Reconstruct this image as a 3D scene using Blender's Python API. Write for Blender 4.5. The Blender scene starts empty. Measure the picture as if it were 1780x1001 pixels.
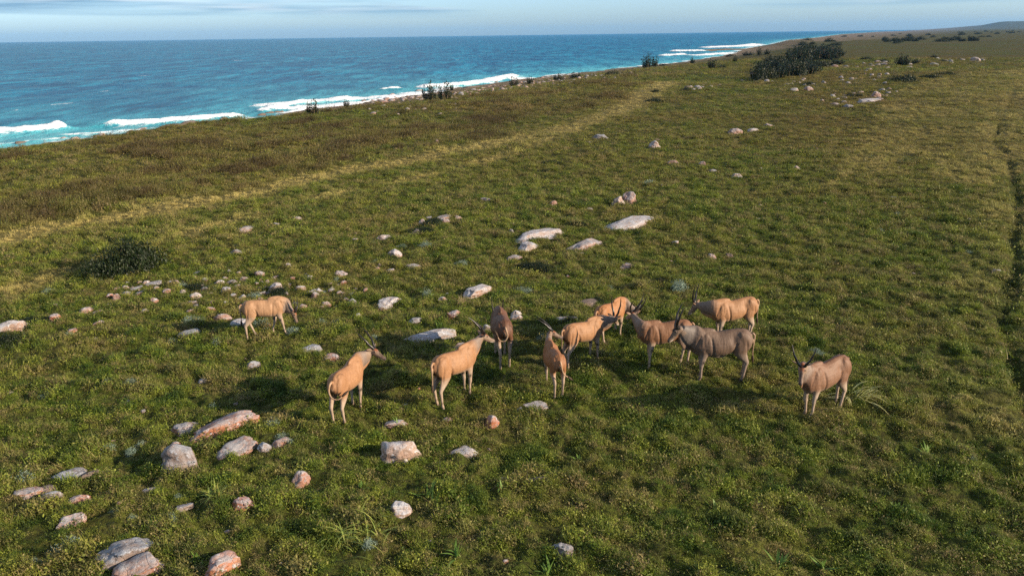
import bpy, math, random
import numpy as np
from mathutils import Vector, Matrix
S = bpy.context.scene
rad = math.radians
# ------------------------------------------------------------------ camera
H = 13.5; FPX = 1384.0; PITCH = math.atan((500.5 - 60.6) / FPX); ROLL = .0138
F = np.array([0, math.cos(PITCH), -math.sin(PITCH)]); U0 = np.array([0, math.sin(PITCH), math.cos(PITCH)]); R0 = np.array([1., 0, 0])
RV = R0 * math.cos(ROLL) - U0 * math.sin(ROLL); UV = U0 * math.cos(ROLL) + R0 * math.sin(ROLL)
cam = bpy.data.objects.new('camera', bpy.data.cameras.new('camera')); S.collection.objects.link(cam)
cam.data.sensor_width = 36; cam.data.lens = 36 * FPX / 1780
cam.data.clip_start = .1; cam.data.clip_end = 60000
cam.matrix_world = Matrix(((RV[0], UV[0], -F[0], 0), (RV[1], UV[1], -F[1], 0), (RV[2], UV[2], -F[2], H), (0, 0, 0, 1)))
S.camera = cam
# ------------------------------------------------------------------ light
SUN_AZ, SUN_EL = 108, 19          # azimuth clockwise from +Y, elevation
W = bpy.data.worlds.new('World'); S.world = W; W.use_nodes = True
wn = W.node_tree.nodes; wl = W.node_tree.links
for n in list(wn): wn.remove(n)
def N(t, **k):
    n = wn.new(t)
    for a, b in k.items(): setattr(n, a, b)
    return n
sky = N('ShaderNodeTexSky', sky_type='NISHITA', sun_disc=False)
sky.sun_elevation = rad(SUN_EL); sky.sun_rotation = rad(SUN_AZ); sky.altitude = 10; sky.air_density = 1.0; sky.dust_density = .8; sky.ozone_density = 2.0
tc = N('ShaderNodeTexCoord'); mp = N('ShaderNodeMapping'); mp.inputs['Scale'].default_value = (2.6, 2.6, 48)
mp.inputs['Location'].default_value = (.6, .2, .3)
nz = N('ShaderNodeTexNoise'); nz.inputs['Scale'].default_value = 1.0; nz.inputs['Detail'].default_value = 7; nz.inputs['Roughness'].default_value = .55; nz.inputs['Distortion'].default_value = .4
wl.new(tc.outputs['Generated'], mp.inputs['Vector']); wl.new(mp.outputs[0], nz.inputs['Vector'])
sep = N('ShaderNodeSeparateXYZ'); wl.new(tc.outputs['Generated'], sep.inputs[0])
cr = N('ShaderNodeValToRGB'); cr.color_ramp.elements[0].position = .52; cr.color_ramp.elements[1].position = .70
wl.new(nz.outputs['Fac'], cr.inputs['Fac'])
mr = N('ShaderNodeMapRange'); mr.inputs['From Min'].default_value = .018; mr.inputs['From Max'].default_value = .032; wl.new(sep.outputs['Z'], mr.inputs['Value'])
mrx = N('ShaderNodeMapRange'); mrx.inputs['From Min'].default_value = .25; mrx.inputs['From Max'].default_value = -.35; wl.new(sep.outputs['X'], mrx.inputs['Value'])
bk = N('ShaderNodeMapRange', interpolation_type='SMOOTHSTEP'); bk.inputs['From Min'].default_value = .02; bk.inputs['From Max'].default_value = -.16; wl.new(sep.outputs['X'], bk.inputs['Value'])
bz = N('ShaderNodeMapRange', interpolation_type='SMOOTHSTEP'); bz.inputs['From Min'].default_value = .018; bz.inputs['From Max'].default_value = .036; wl.new(sep.outputs['Z'], bz.inputs['Value'])
bm_ = N('ShaderNodeMath', operation='MULTIPLY'); wl.new(bk.outputs[0], bm_.inputs[0]); wl.new(bz.outputs[0], bm_.inputs[1])
ba = N('ShaderNodeMath', operation='MULTIPLY_ADD'); wl.new(bm_.outputs[0], ba.inputs[0]); ba.inputs[1].default_value = .16; wl.new(nz.outputs['Fac'], ba.inputs[2])
wl.new(ba.outputs[0], cr.inputs['Fac'])
mm2 = N('ShaderNodeMath', operation='MULTIPLY'); wl.new(cr.outputs[0], mm2.inputs[0]); wl.new(mr.outputs[0], mm2.inputs[1])
tint = N('ShaderNodeMixRGB', blend_type='MULTIPLY'); tint.inputs['Fac'].default_value = 1; tint.inputs['Color2'].default_value = (.72, .95, 1.42, 1)
wl.new(sky.outputs[0], tint.inputs['Color1'])
lift = N('ShaderNodeMapRange'); lift.inputs['From Min'].default_value = .05; lift.inputs['From Max'].default_value = .35; lift.inputs['To Min'].default_value = 1.9; lift.inputs['To Max'].default_value = .72; wl.new(sep.outputs['Z'], lift.inputs['Value'])
tl = N('ShaderNodeVectorMath', operation='SCALE'); wl.new(tint.outputs[0], tl.inputs[0]); wl.new(lift.outputs[0], tl.inputs['Scale'])
cl = N('ShaderNodeMixRGB'); wl.new(mm2.outputs[0], cl.inputs['Fac']); wl.new(tl.outputs[0], cl.inputs['Color1'])
# clouds: grey-blue undersides, whiter puffs higher up
nz2 = N('ShaderNodeTexNoise'); nz2.inputs['Scale'].default_value = 2.3; nz2.inputs['Detail'].default_value = 4; wl.new(mp.outputs[0], nz2.inputs['Vector'])
cc = N('ShaderNodeValToRGB'); cc.color_ramp.elements[0].position = .45; cc.color_ramp.elements[1].position = .7
cc.color_ramp.elements[0].color = (2.6, 4.5, 6.2, 1); cc.color_ramp.elements[1].color = (8.0, 8.6, 9.2, 1)
cz = N('ShaderNodeMapRange'); cz.inputs['From Min'].default_value = .026; cz.inputs['From Max'].default_value = .050; cz.inputs['To Min'].default_value = -.12; cz.inputs['To Max'].default_value = .16; wl.new(sep.outputs['Z'], cz.inputs['Value'])
ca0 = N('ShaderNodeMath', operation='ADD'); wl.new(cz.outputs[0], ca0.inputs[0]); wl.new(nz2.outputs['Fac'], ca0.inputs[1]); wl.new(ca0.outputs[0], cc.inputs['Fac']); wl.new(cc.outputs[0], cl.inputs['Color2'])
bg = N('ShaderNodeBackground'); bg.inputs['Strength'].default_value = .051; wl.new(cl.outputs[0], bg.inputs['Color'])
wo = N('ShaderNodeOutputWorld'); wl.new(bg.outputs[0], wo.inputs['Surface'])
sun = bpy.data.objects.new('sun', bpy.data.lights.new('sun', 'SUN')); S.collection.objects.link(sun)
sun.data.energy = 5.0; sun.data.angle = rad(.6); sun.data.color = (1, .80, .58)
sd = Vector((math.sin(rad(SUN_AZ)) * math.cos(rad(SUN_EL)), math.cos(rad(SUN_AZ)) * math.cos(rad(SUN_EL)), math.sin(rad(SUN_EL))))
sun.rotation_euler = sd.to_track_quat('Z', 'Y').to_euler()
S.view_settings.view_transform = 'Standard'; S.view_settings.look = 'None'; S.view_settings.exposure = 1.08; S.view_settings.gamma = 1
S.cycles.max_bounces = 4; S.cycles.diffuse_bounces = 2; S.cycles.glossy_bounces = 2; S.cycles.transmission_bounces = 2; S.cycles.volume_bounces = 0
S.cycles.transparent_max_bounces = 4; S.cycles.use_denoising = False
rng = np.random.default_rng(7); random.seed(7)
# ------------------------------------------------------------------ numeric helpers
def gn(x, y, seed=0):
    xi = np.floor(x); yi = np.floor(y); fx = x - xi; fy = y - yi
    xi = xi.astype(np.int64); yi = yi.astype(np.int64)
    def g(ix, iy, dx, dy):
        h = (ix * 374761393 + iy * 668265263 + seed * 974634777) & 0xffffffff
        h = ((h ^ (h >> 13)) * 1274126177) & 0xffffffff; h = h ^ (h >> 16)
        a = (h & 0xffff) * (2 * math.pi / 65536)
        return np.cos(a) * dx + np.sin(a) * dy
    u = fx * fx * fx * (fx * (fx * 6 - 15) + 10); v = fy * fy * fy * (fy * (fy * 6 - 15) + 10)
    a = g(xi, yi, fx, fy); b = g(xi + 1, yi, fx - 1, fy); c = g(xi, yi + 1, fx, fy - 1); d = g(xi + 1, yi + 1, fx - 1, fy - 1)
    return 1.5 * ((a * (1 - u) + b * u) * (1 - v) + (c * (1 - u) + d * u) * v)
def fbm(x, y, s, o=3, seed=0):
    r = 0; a = 1.; t = 0
    for k in range(o):
        r = r + a * gn(x / s + 17.3 * k, y / s - 9.1 * k, seed + k); t += a; a *= .5; s /= 2.03
    return r / t * 1.4
def sst(x, a, b):
    t = np.clip((x - a) / (b - a), 0, 1); return t * t * (3 - 2 * t)
def ray(px, py): return F + RV * (px - 890) / FPX + UV * (500.5 - py) / FPX
def hit(px, py, z):
    d = ray(px, py); t = (z - H) / d[2]; return d[0] * t, d[1] * t
def interp(xs, ys, x): return np.interp(x, xs, ys)
# coast lines, x as a function of y
SH = [(0, 256), (150, 240), (300, 221), (460, 203), (600, 181), (720, 163), (850, 145), (960, 131), (1100, 117), (1180, 109), (1204, 105), (1248, 98.5), (1272, 93), (1295, 85), (1330, 80), (1370, 70), (1420, 65.6), (1462, 60), (1530, 55.5)]
shp = [hit(a, b, 0) for a, b in SH]
SY = np.array([-400, 0] + [p[1] for p in shp] + [16000.]); SX = np.array([-300, -112] + [p[0] for p in shp] + [9000.])
RM = [(0, 262), (200, 239), (400, 210), (545, 196), (760, 176), (900, 158), (1000, 145), (1100, 130), (1180, 120), (1300, 103), (1400, 80), (1500, 70)]
rmp = [hit(a, b, 5.) for a, b in RM]
RY = np.array([-400, 0] + [p[1] for p in rmp] + [1100, 16000.]); RX = np.array([-260, -66] + [p[0] for p in rmp] + [600, 9600.])
# ditch (cattle path) on the right, tracks
DIT = [(1790, 150), (1764, 166), (1757, 180), (1744, 204), (1735, 228), (1727, 241), (1737, 258), (1752, 275), (1758, 299), (1764, 325), (1771, 345), (1770, 391), (1760, 418), (1769, 452), (1765, 490), (1754, 512), (1747, 544), (1746, 578), (1757, 618), (1766, 652), (1780, 690), (1800, 730)]
T1 = [(-60, 428), (0, 418), (100, 394), (217, 377), (323, 357), (420, 341), (600, 298), (700, 283), (790, 264), (870, 248), (960, 225), (1040, 203), (1095, 184), (1130, 160), (1160, 143)]
T2 = [(-60, 515), (0, 505), (60, 490), (140, 466), (300, 418), (440, 374), (600, 333), (700, 315), (820, 287), (900, 262), (1000, 225), (1060, 200), (1095, 184)]
T3 = [(700, 243), (760, 236), (800, 226)]
def wpoly(P, z=5.): return np.array([hit(a, b, z) for a, b in P])
def dpoly(x, y, P):
    best = np.full(np.shape(x), 1e9)
    for (ax, ay), (bx, by) in zip(P[:-1], P[1:]):
        dx, dy = bx - ax, by - ay; L = dx * dx + dy * dy + 1e-9
        t = np.clip(((x - ax) * dx + (y - ay) * dy) / L, 0, 1)
        best = np.minimum(best, np.hypot(x - ax - t * dx, y - ay - t * dy))
    return best
WD = wpoly(DIT); WT1 = wpoly(T1); WT2 = wpoly(T2)
def coast(x, y):
    xs = interp(SY, SX, y); xr = interp(RY, RX, y); xr = np.maximum(xr, xs + 12)
    return xs, xr
REEF = [(1214, 90), (1235, 88), (1262, 87), (1292, 87)]
WR = wpoly(REEF, 0); HL = hit(1346, 84, 0)
def zland(x, y, micro=True):
    x = np.asarray(x, float); y = np.asarray(y, float)
    xs, xr = coast(x, y)
    wob = fbm(x, y, 14, 3, 50) * 3.0
    t = (x + wob - xs) / (xr - xs)
    tt = np.clip(t, 0, 1)
    r = np.hypot(x, y)
    z = 5.0 * np.where(tt < 1, (tt ** 1.35) * .93 + .07 * tt, 1)
    z = np.where(t < 0, np.maximum(t * 5.0, -3.0), z)
    inl = np.clip(x - xr, 0, None)
    # the land rises gently inland and along the coast
    z = z + 6.8 * sst(inl, 60, 1500) * sst(r, 120, 1500)
    z = z + .9 * np.exp(-(((x - 72) / 24) ** 2 + ((y - 136) / 44) ** 2))
    far = sst(r, 250, 900) * (t > 0)
    z = z + far * np.clip(t, 0, 1) * fbm(x, y, 330, 4, 3) * 2.6
    hx, hy = HL
    z = z + np.clip(t * 2, 0, 1) * 6.5 * np.exp(-(((x - hx - 12) / 32) ** 2 + ((y - hy - 40) / 60) ** 2))
    # distant blue hills
    az = np.degrees(np.arctan2(x, y)); rr = np.exp(-((r - 9000) / 1700) ** 2)
    hill = 26 * np.exp(-((az - 30.4) / 1.3) ** 2) + 34 * sst(az, 29.4, 32.2) + 22 * sst(az, 25, 29) + 4 * gn(az * 1.1, az * 0, 5)
    z = z + rr * np.clip(hill, 0, None)
    rd = dpoly(x, y, WR) if x.size else 0
    z = np.maximum(z, 1.1 * np.exp(-(rd / 13.) ** 2) + .35 * fbm(x, y, 5, 3, 9) - .25 - rd * .06)
    land = np.clip(t * 3, 0, 1)
    z = z + land * (fbm(x, y, 45, 2, 11) * .32 * sst(r, 18, 60) + fbm(x, y, 9, 2, 12) * .12)
    if micro:
        m = land * (1 - sst(r, 300, 900))
        l1 = fbm(x, y, 1.5, 3, 21)
        z = z + m * (.055 * l1 + .13 * np.clip(fbm(x, y, .48, 2, 31), -.35, 1) * (1 - sst(r, 80, 160)))
        z = z + m * sst(r, 25, 60) * .10 * np.clip(fbm(x, y, 1.3, 2, 45), -.3, 1)
        z = z + m * sst(r, 40, 90) * .20 * np.clip(fbm(x * .6 + y * .3, y * .9 - x * .2, 3.2, 3, 41), -.2, 1)
        st = np.clip(1 - np.abs(t - .35) / .5, 0, 1) * (t > .0)
        z = z + st * .35 * np.abs(fbm(x, y, 2.2, 3, 61))
        d = dpoly(x, y, WD) + fbm(x, y, 2.0, 2, 71) * .22
        z = z - .24 * (.55 + .8 * np.clip(fbm(x, y, 3.1, 2, 77) + .2, 0, 1)) * np.exp(-(d / .21) ** 2) + .03 * np.exp(-((d - .8) / .5) ** 2)
    return z
def ground(px, py):
    """world point where the pixel's ray meets the land"""
    d = ray(px, py); z = 5.0
    t = (z - H) / d[2] if d[2] < -1e-4 else 4000
    for k in range(14):
        zz = float(zland(np.array([d[0] * t]), np.array([d[1] * t]), False)[0])
        tn = (zz - H) / d[2] if d[2] < -1e-4 else t
        t = t + (min(tn, 6000) - t) * .7
    x, y = d[0] * t, d[1] * t
    return x, y, float(zland(np.array([x]), np.array([y]))[0]), t
# ------------------------------------------------------------------ materials
def mat(name):
    m = bpy.data.materials.new(name); m.use_nodes = True
    nt = m.node_tree
    for n in list(nt.nodes): nt.nodes.remove(n)
    out = nt.nodes.new('ShaderNodeOutputMaterial')
    b = nt.nodes.new('ShaderNodeBsdfPrincipled'); nt.links.new(b.outputs[0], out.inputs['Surface'])
    b.inputs['Roughness'].default_value = .8; b.inputs['Specular IOR Level'].default_value = .25
    return m, nt, b, out
class G:
    """small node-graph helper"""
    def __init__(s, nt): s.nt = nt
    def n(s, t, inp=None, **k):
        n = s.nt.nodes.new(t)
        for a, b in k.items(): setattr(n, a, b)
        for a, b in (inp or {}).items():
            if hasattr(b, 'default_value') or isinstance(b, bpy.types.NodeSocket): s.nt.links.new(b, n.inputs[a])
            else: n.inputs[a].default_value = b
        return n
    def noise(s, vec, scale, detail=3, rough=.5, dist=0):
        n = s.n('ShaderNodeTexNoise', {'Scale': scale, 'Detail': detail, 'Roughness': rough, 'Distortion': dist})
        if vec is not None: s.nt.links.new(vec, n.inputs['Vector'])
        return n.outputs['Fac']
    def ramp(s, fac, stops):
        n = s.n('ShaderNodeValToRGB', {'Fac': fac}); e = n.color_ramp.elements
        while len(e) < len(stops): e.new(.5)
        for q, (p, c) in zip(e, stops):
            q.position = p; q.color = (c if len(c) == 4 else (*c, 1)) if isinstance(c, tuple) else (c, c, c, 1)
        return n.outputs[0]
    def mix(s, f, a, b, mode='MIX'):
        n = s.n('ShaderNodeMixRGB', blend_type=mode)
        for k, v in (('Fac', f), ('Color1', a), ('Color2', b)):
            if isinstance(v, bpy.types.NodeSocket): s.nt.links.new(v, n.inputs[k])
            elif k == 'Fac': n.inputs[k].default_value = v
            else: n.inputs[k].default_value = (*v, 1)
        return n.outputs[0]
    def math(s, op, a, b=0, clamp=False):
        n = s.n('ShaderNodeMath', operation=op, use_clamp=clamp)
        for k, v in ((0, a), (1, b)):
            if isinstance(v, bpy.types.NodeSocket): s.nt.links.new(v, n.inputs[k])
            else: n.inputs[k].default_value = v
        return n.outputs[0]
    def bump(s, h, strength, dist, normal=None):
        n = s.n('ShaderNodeBump', {'Height': h, 'Strength': strength, 'Distance': dist})
        if normal is not None: s.nt.links.new(normal, n.inputs['Normal'])
        return n.outputs[0]
    def pos(s): return s.n('ShaderNodeNewGeometry').outputs['Position']
    def scaled(s, v, sc, rot=0):
        return s.n('ShaderNodeMapping', {'Vector': v, 'Scale': sc, 'Rotation': (0, 0, rot)}).outputs[0]
# grass colours shared by the sward and the far ground
def sward(g, pos, dry, heath, rnd):
    """colour of the vegetation at a place: green, olive and straw patches"""
    a = g.noise(pos, .22, 4, .6); b = g.noise(pos, 1.7, 3, .6); c = g.noise(pos, .05, 3, .5)
    green = g.ramp(b, [(.3, (.062, .112, .009)), (.5, (.118, .176, .016)), (.72, (.210, .245, .033))])
    olive = g.ramp(b, [(.3, (.150, .155, .022)), (.7, (.300, .255, .060))])
    col = g.mix(g.ramp(a, [(.46, 0.), (.72, .75)]), green, olive)
    # browner towards the far right and the seaward flats
    sx = g.n('ShaderNodeSeparateXYZ', {0: pos})
    br = g.n('ShaderNodeMapRange', {'Value': sx.outputs['Y'], 'From Min': 22., 'From Max': 80.}).outputs[0]
    br = g.math('MULTIPLY', br, g.ramp(c, [(.36, .0), (.64, .85)]))
    col = g.mix(br, col, (.205, .150, .040))
    if rnd is not None:
        col = g.mix(g.ramp(rnd, [(.0, 0.), (.45, 0.), (.62, .75), (.80, .1), (.9, .0), (1., .8)]), col, (.250, .185, .090))
        col = g.mix(g.ramp(rnd, [(.0, .8), (.18, .5), (.30, .0), (1., 0.)]), col, (.026, .062, .008))
        col = g.mix(g.ramp(rnd, [(.30, 0.), (.40, .55), (.48, .0), (1., 0.)]), col, (.300, .330, .050))
    col = g.mix(dry, col, (.56, .46, .16))
    col = g.mix(g.ramp(g.noise(pos, 1.15, 5, .72), [(.54, 0.), (.66, .62)]), col, (.034, .046, .010))
    col = g.mix(heath, col, (.070, .050, .022))
    return col
M = {}
m, nt, b, out = mat('ground'); g = G(nt); M['ground'] = m
P = g.pos()
att = g.n('ShaderNodeVertexColor', layer_name='mask'); sc = g.n('ShaderNodeSeparateColor', {0: att.outputs['Color']})
dryf, stone, heath = sc.outputs[0], sc.outputs[1], sc.outputs[2]
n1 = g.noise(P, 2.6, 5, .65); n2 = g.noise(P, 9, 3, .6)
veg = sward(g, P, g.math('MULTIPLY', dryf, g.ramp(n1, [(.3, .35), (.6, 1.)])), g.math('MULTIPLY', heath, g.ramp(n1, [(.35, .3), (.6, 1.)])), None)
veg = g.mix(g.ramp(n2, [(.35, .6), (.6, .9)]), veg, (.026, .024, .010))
sn = g.n('ShaderNodeTexVoronoi', {'Vector': P, 'Scale': 1.1}); 
rk = g.ramp(g.noise(P, 1.3, 4, .6), [(.35, (.10, .075, .055)), (.5, (.22, .155, .115)), (.68, (.36, .27, .20))])
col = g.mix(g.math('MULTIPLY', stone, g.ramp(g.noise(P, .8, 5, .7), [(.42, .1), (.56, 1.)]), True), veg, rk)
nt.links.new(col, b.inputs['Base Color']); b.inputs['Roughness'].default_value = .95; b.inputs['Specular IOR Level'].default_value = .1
bm = g.bump(g.noise(P, 5.5, 5, .7), 1., .16); nt.links.new(bm, b.inputs['Normal'])
# blades
def leafmat(name, colf, trans=.3, rough=.6):
    m, nt, b, out = mat(name); g = G(nt)
    col = colf(g)
    nt.links.new(col, b.inputs['Base Color']) if isinstance(col, bpy.types.NodeSocket) else setattr(b.inputs['Base Color'], 'default_value', (*col, 1))
    b.inputs['Roughness'].default_value = rough
    t = g.n('ShaderNodeBsdfTranslucent')
    if isinstance(col, bpy.types.NodeSocket): nt.links.new(col, t.inputs['Color'])
    else: t.inputs['Color'].default_value = (*col, 1)
    mx = g.n('ShaderNodeMixShader', {0: trans}); nt.links.new(b.outputs[0], mx.inputs[1]); nt.links.new(t.outputs[0], mx.inputs[2])
    nt.links.new(mx.outputs[0], out.inputs['Surface']); M[name] = m; return m
def f_grass(g):
    dry = g.n('ShaderNodeAttribute', attribute_type='INSTANCER', attribute_name='dry').outputs['Fac']
    hea = g.n('ShaderNodeAttribute', attribute_type='INSTANCER', attribute_name='heath').outputs['Fac']
    rnd = g.n('ShaderNodeAttribute', attribute_type='INSTANCER', attribute_name='rnd').outputs['Fac']
    return sward(g, g.pos(), dry, hea, rnd)
leafmat('grass', f_grass, .3)
def rc(stops, scale=None):
    def f(g):
        v = g.noise(g.pos(), scale or 3, 3, .6); return g.ramp(v, stops)
    return f
leafmat('dark_leaf', rc([(.35, (.006, .013, .004)), (.6, (.016, .028, .007)), (.75, (.036, .050, .012))], 2.5), .15, .5)
leafmat('aloe_leaf', rc([(.35, (.012, .024, .012)), (.55, (.028, .046, .022)), (.75, (.062, .080, .038))], 1.2), .1, .45)
leafmat('pale_leaf', rc([(.3, (.30, .33, .10)), (.6, (.55, .53, .24))], 6), .3, .5)
leafmat('strap_leaf', rc([(.3, (.12, .19, .04)), (.5, (.22, .28, .06)), (.7, (.40, .34, .10))], 7), .3, .5)
leafmat('fresh_leaf', rc([(.3, (.09, .19, .03)), (.7, (.18, .27, .06))], 6), .35, .5)
leafmat('silver_leaf', rc([(.3, (.10, .16, .125)), (.7, (.26, .34, .28))], 8), .15, .7)
leafmat('straw', rc([(.3, (.34, .24, .12)), (.7, (.55, .43, .26))], 9), .3, .7)
leafmat('scrub_leaf', rc([(.35, (.028, .024, .012)), (.55, (.055, .045, .022)), (.75, (.105, .078, .042))], 2), .1, .8)
m, nt, b, out = mat('stem'); b.inputs['Base Color'].default_value = (.12, .085, .055, 1); M['stem'] = m
# rock, four stones
def rockmat(name, base, pink, top, lich_sky):
    m, nt, b, out = mat(name); g = G(nt); oi = g.n('ShaderNodeObjectInfo')
    P = g.n('ShaderNodeVectorMath', {0: g.pos(), 1: oi.outputs['Location']}, operation='ADD').outputs[0]
    a = g.noise(P, 2.2, 5, .65, .3); c = g.noise(P, 11, 5, .7); d = g.noise(g.scaled(P, (1.5, 1.5, 9)), 2.5, 4, .6)
    col = g.mix(g.ramp(a, [(.38, 0.), (.62, 1.)]), base, pink)
    col = g.mix(g.ramp(d, [(.5, 0.), (.62, .45)]), col, tuple(q * .45 for q in base))
    nz_ = g.n('ShaderNodeSeparateXYZ', {0: g.n('ShaderNodeNewGeometry').outputs['Normal']}).outputs['Z']
    up = g.n('ShaderNodeMapRange', {'Value': nz_, 'From Min': .25, 'From Max': .85}).outputs[0]
    col = g.mix(g.math('MULTIPLY', up, g.ramp(g.noise(P, 4, 5, .7), [(.36, .15), (.55, lich_sky)])), col, top)  # grey lichen on upward faces, with blue skylight painted into its colour
    col = g.mix(g.ramp(c, [(.56, 0.), (.64, .75)]), col, tuple(min(.75, q * 1.5) for q in top))
    col = g.mix(g.ramp(g.noise(P, 23, 3, .6), [(.58, 0.), (.68, .6)]), col, (.05, .042, .036))
    wp_ = g.n('ShaderNodeVectorMath', {0: P, 1: g.n('ShaderNodeVectorMath', {0: g.n('ShaderNodeTexNoise', {'Vector': P, 'Scale': 3., 'Detail': 3.}).outputs['Color'], 'Scale': .28}, operation='SCALE').outputs[0]}, operation='ADD').outputs[0]
    vo = g.n('ShaderNodeTexVoronoi', {'Vector': g.scaled(wp_, (1., 2.1, 1.6), .7), 'Scale': 2.3}, feature='DISTANCE_TO_EDGE').outputs['Distance']
    ck = g.ramp(vo, [(.0, 1.), (.022, .0)]); col = g.mix(g.math('MULTIPLY', ck, g.ramp(a, [(.42, .0), (.62, .55)])), col, (.035, .028, .022))
    nt.links.new(col, b.inputs['Base Color']); b.inputs['Roughness'].default_value = .88
    h = g.math('SUBTRACT', g.math('ADD', g.math('MULTIPLY', d, .7), c), g.math('MULTIPLY', ck, .25))
    nt.links.new(g.bump(h, .7, .04), b.inputs['Normal']); M[name] = m
rockmat('rock_p', (.25, .125, .085), (.29, .190, .150), (.25, .255, .27), .95)
rockmat('rock_o', (.28, .090, .038), (.30, .15, .09), (.27, .28, .30), .8)
rockmat('rock_g', (.15, .125, .115), (.21, .160, .135), (.23, .25, .28), .95)
rockmat('rock_w', (.26, .165, .12), (.29, .225, .185), (.34, .35, .375), .95)
rockmat('rock_d', (.10, .075, .060), (.16, .115, .090), (.15, .13, .12), .5)
# ------------------------------------------------------------------ mesh helpers
def mk(name, V, Fc, m=None, parent=None, smooth=True, cols=None, colname='coat', link=True):
    me = bpy.data.meshes.new(name); V = np.asarray(V, np.float32)
    me.vertices.add(len(V)); me.vertices.foreach_set('co', V.ravel())
    if isinstance(Fc, np.ndarray):
        k = Fc.shape[1]; me.loops.add(Fc.size); me.loops.foreach_set('vertex_index', Fc.astype(np.int32).ravel())
        me.polygons.add(len(Fc)); me.polygons.foreach_set('loop_start', np.arange(0, Fc.size, k, dtype=np.int32))
        me.polygons.foreach_set('loop_total', np.full(len(Fc), k, np.int32))
    elif len(Fc):
        tot = np.array([len(f) for f in Fc], np.int32); fl = np.array([i for f in Fc for i in f], np.int32)
        me.loops.add(len(fl)); me.loops.foreach_set('vertex_index', fl); me.polygons.add(len(Fc))
        me.polygons.foreach_set('loop_start', np.concatenate([[0], np.cumsum(tot)[:-1]]).astype(np.int32)); me.polygons.foreach_set('loop_total', tot)
    me.update(calc_edges=True)
    if smooth and len(me.polygons): me.polygons.foreach_set('use_smooth', np.ones(len(me.polygons), bool))
    if cols is not None:
        ca = me.color_attributes.new(colname, 'FLOAT_COLOR', 'POINT'); c4 = np.ones((len(V), 4), np.float32); c4[:, :3] = cols
        ca.data.foreach_set('color', c4.ravel())
    if m: me.materials.append(m)
    o = bpy.data.objects.new(name, me)
    if link: S.collection.objects.link(o)
    if parent: o.parent = parent
    return o
def tag(o, label=None, cat=None, group=None, kind=None):
    if label: o['label'] = label
    if cat: o['category'] = cat
    if group: o['group'] = group
    if kind: o['kind'] = kind
    return o
def empty(name, loc, rz=0, **k):
    o = bpy.data.objects.new(name, None); S.collection.objects.link(o); o.location = loc; o.rotation_euler = (0, 0, rz); o.empty_display_size = .2
    return tag(o, **k)
def angles(a0, a1, fine, coarse, lo, hi):
    L = [a0]
    while L[-1] < a1: L.append(L[-1] + (fine if lo <= L[-1] < hi else coarse))
    return np.array(L)
def radii(r0, r1, step, near):
    L = [r0]
    while L[-1] < r1: L.append(L[-1] + max(near, L[-1] * step))
    return np.array(L)
def polar(A, Rr, wrap):
    n, k = len(Rr), len(A)
    X = np.outer(Rr, np.sin(A)); Y = np.outer(Rr, np.cos(A))
    i = np.arange(n - 1)[:, None]; j = np.arange(k if wrap else k - 1)[None, :]; j2 = (j + 1) % k
    Q = np.stack([i * k + j, (i + 1) * k + j, (i + 1) * k + j2, i * k + j2], -1).reshape(-1, 4)[:, ::-1]
    return X.ravel(), Y.ravel(), Q
# ------------------------------------------------------------------ ground
def inpoly(x, y, P):
    c = np.zeros(np.shape(x), bool); n = len(P)
    for i in range(n):
        (ax, ay), (bx, by) = P[i], P[(i + 1) % n]
        with np.errstate(divide='ignore', invalid='ignore'):
            c ^= ((ay > y) != (by > y)) & (x < (bx - ax) * (y - ay) / (by - ay + 1e-12) + ax)
    return c
HP = [wpoly(p) for p in [
    [(-80, 420), (-60, 376), (0, 362), (60, 350), (110, 334), (240, 328), (330, 326), (310, 342), (200, 358), (120, 380), (0, 412)],
    [(430, 288), (560, 262), (650, 234), (760, 212), (860, 198), (930, 197), (925, 206), (800, 222), (690, 244), (560, 278), (450, 300)],
    [(700, 250), (770, 243), (826, 232), (925, 232), (920, 240), (820, 246), (720, 262)],
    [(190, 276), (250, 250), (400, 244), (405, 262), (300, 282)]]]
TANP = wpoly([(1430, 330), (1500, 230), (1560, 165), (1650, 140), (1800, 120), (1900, 260), (1700, 330), (1560, 290)])
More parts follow.
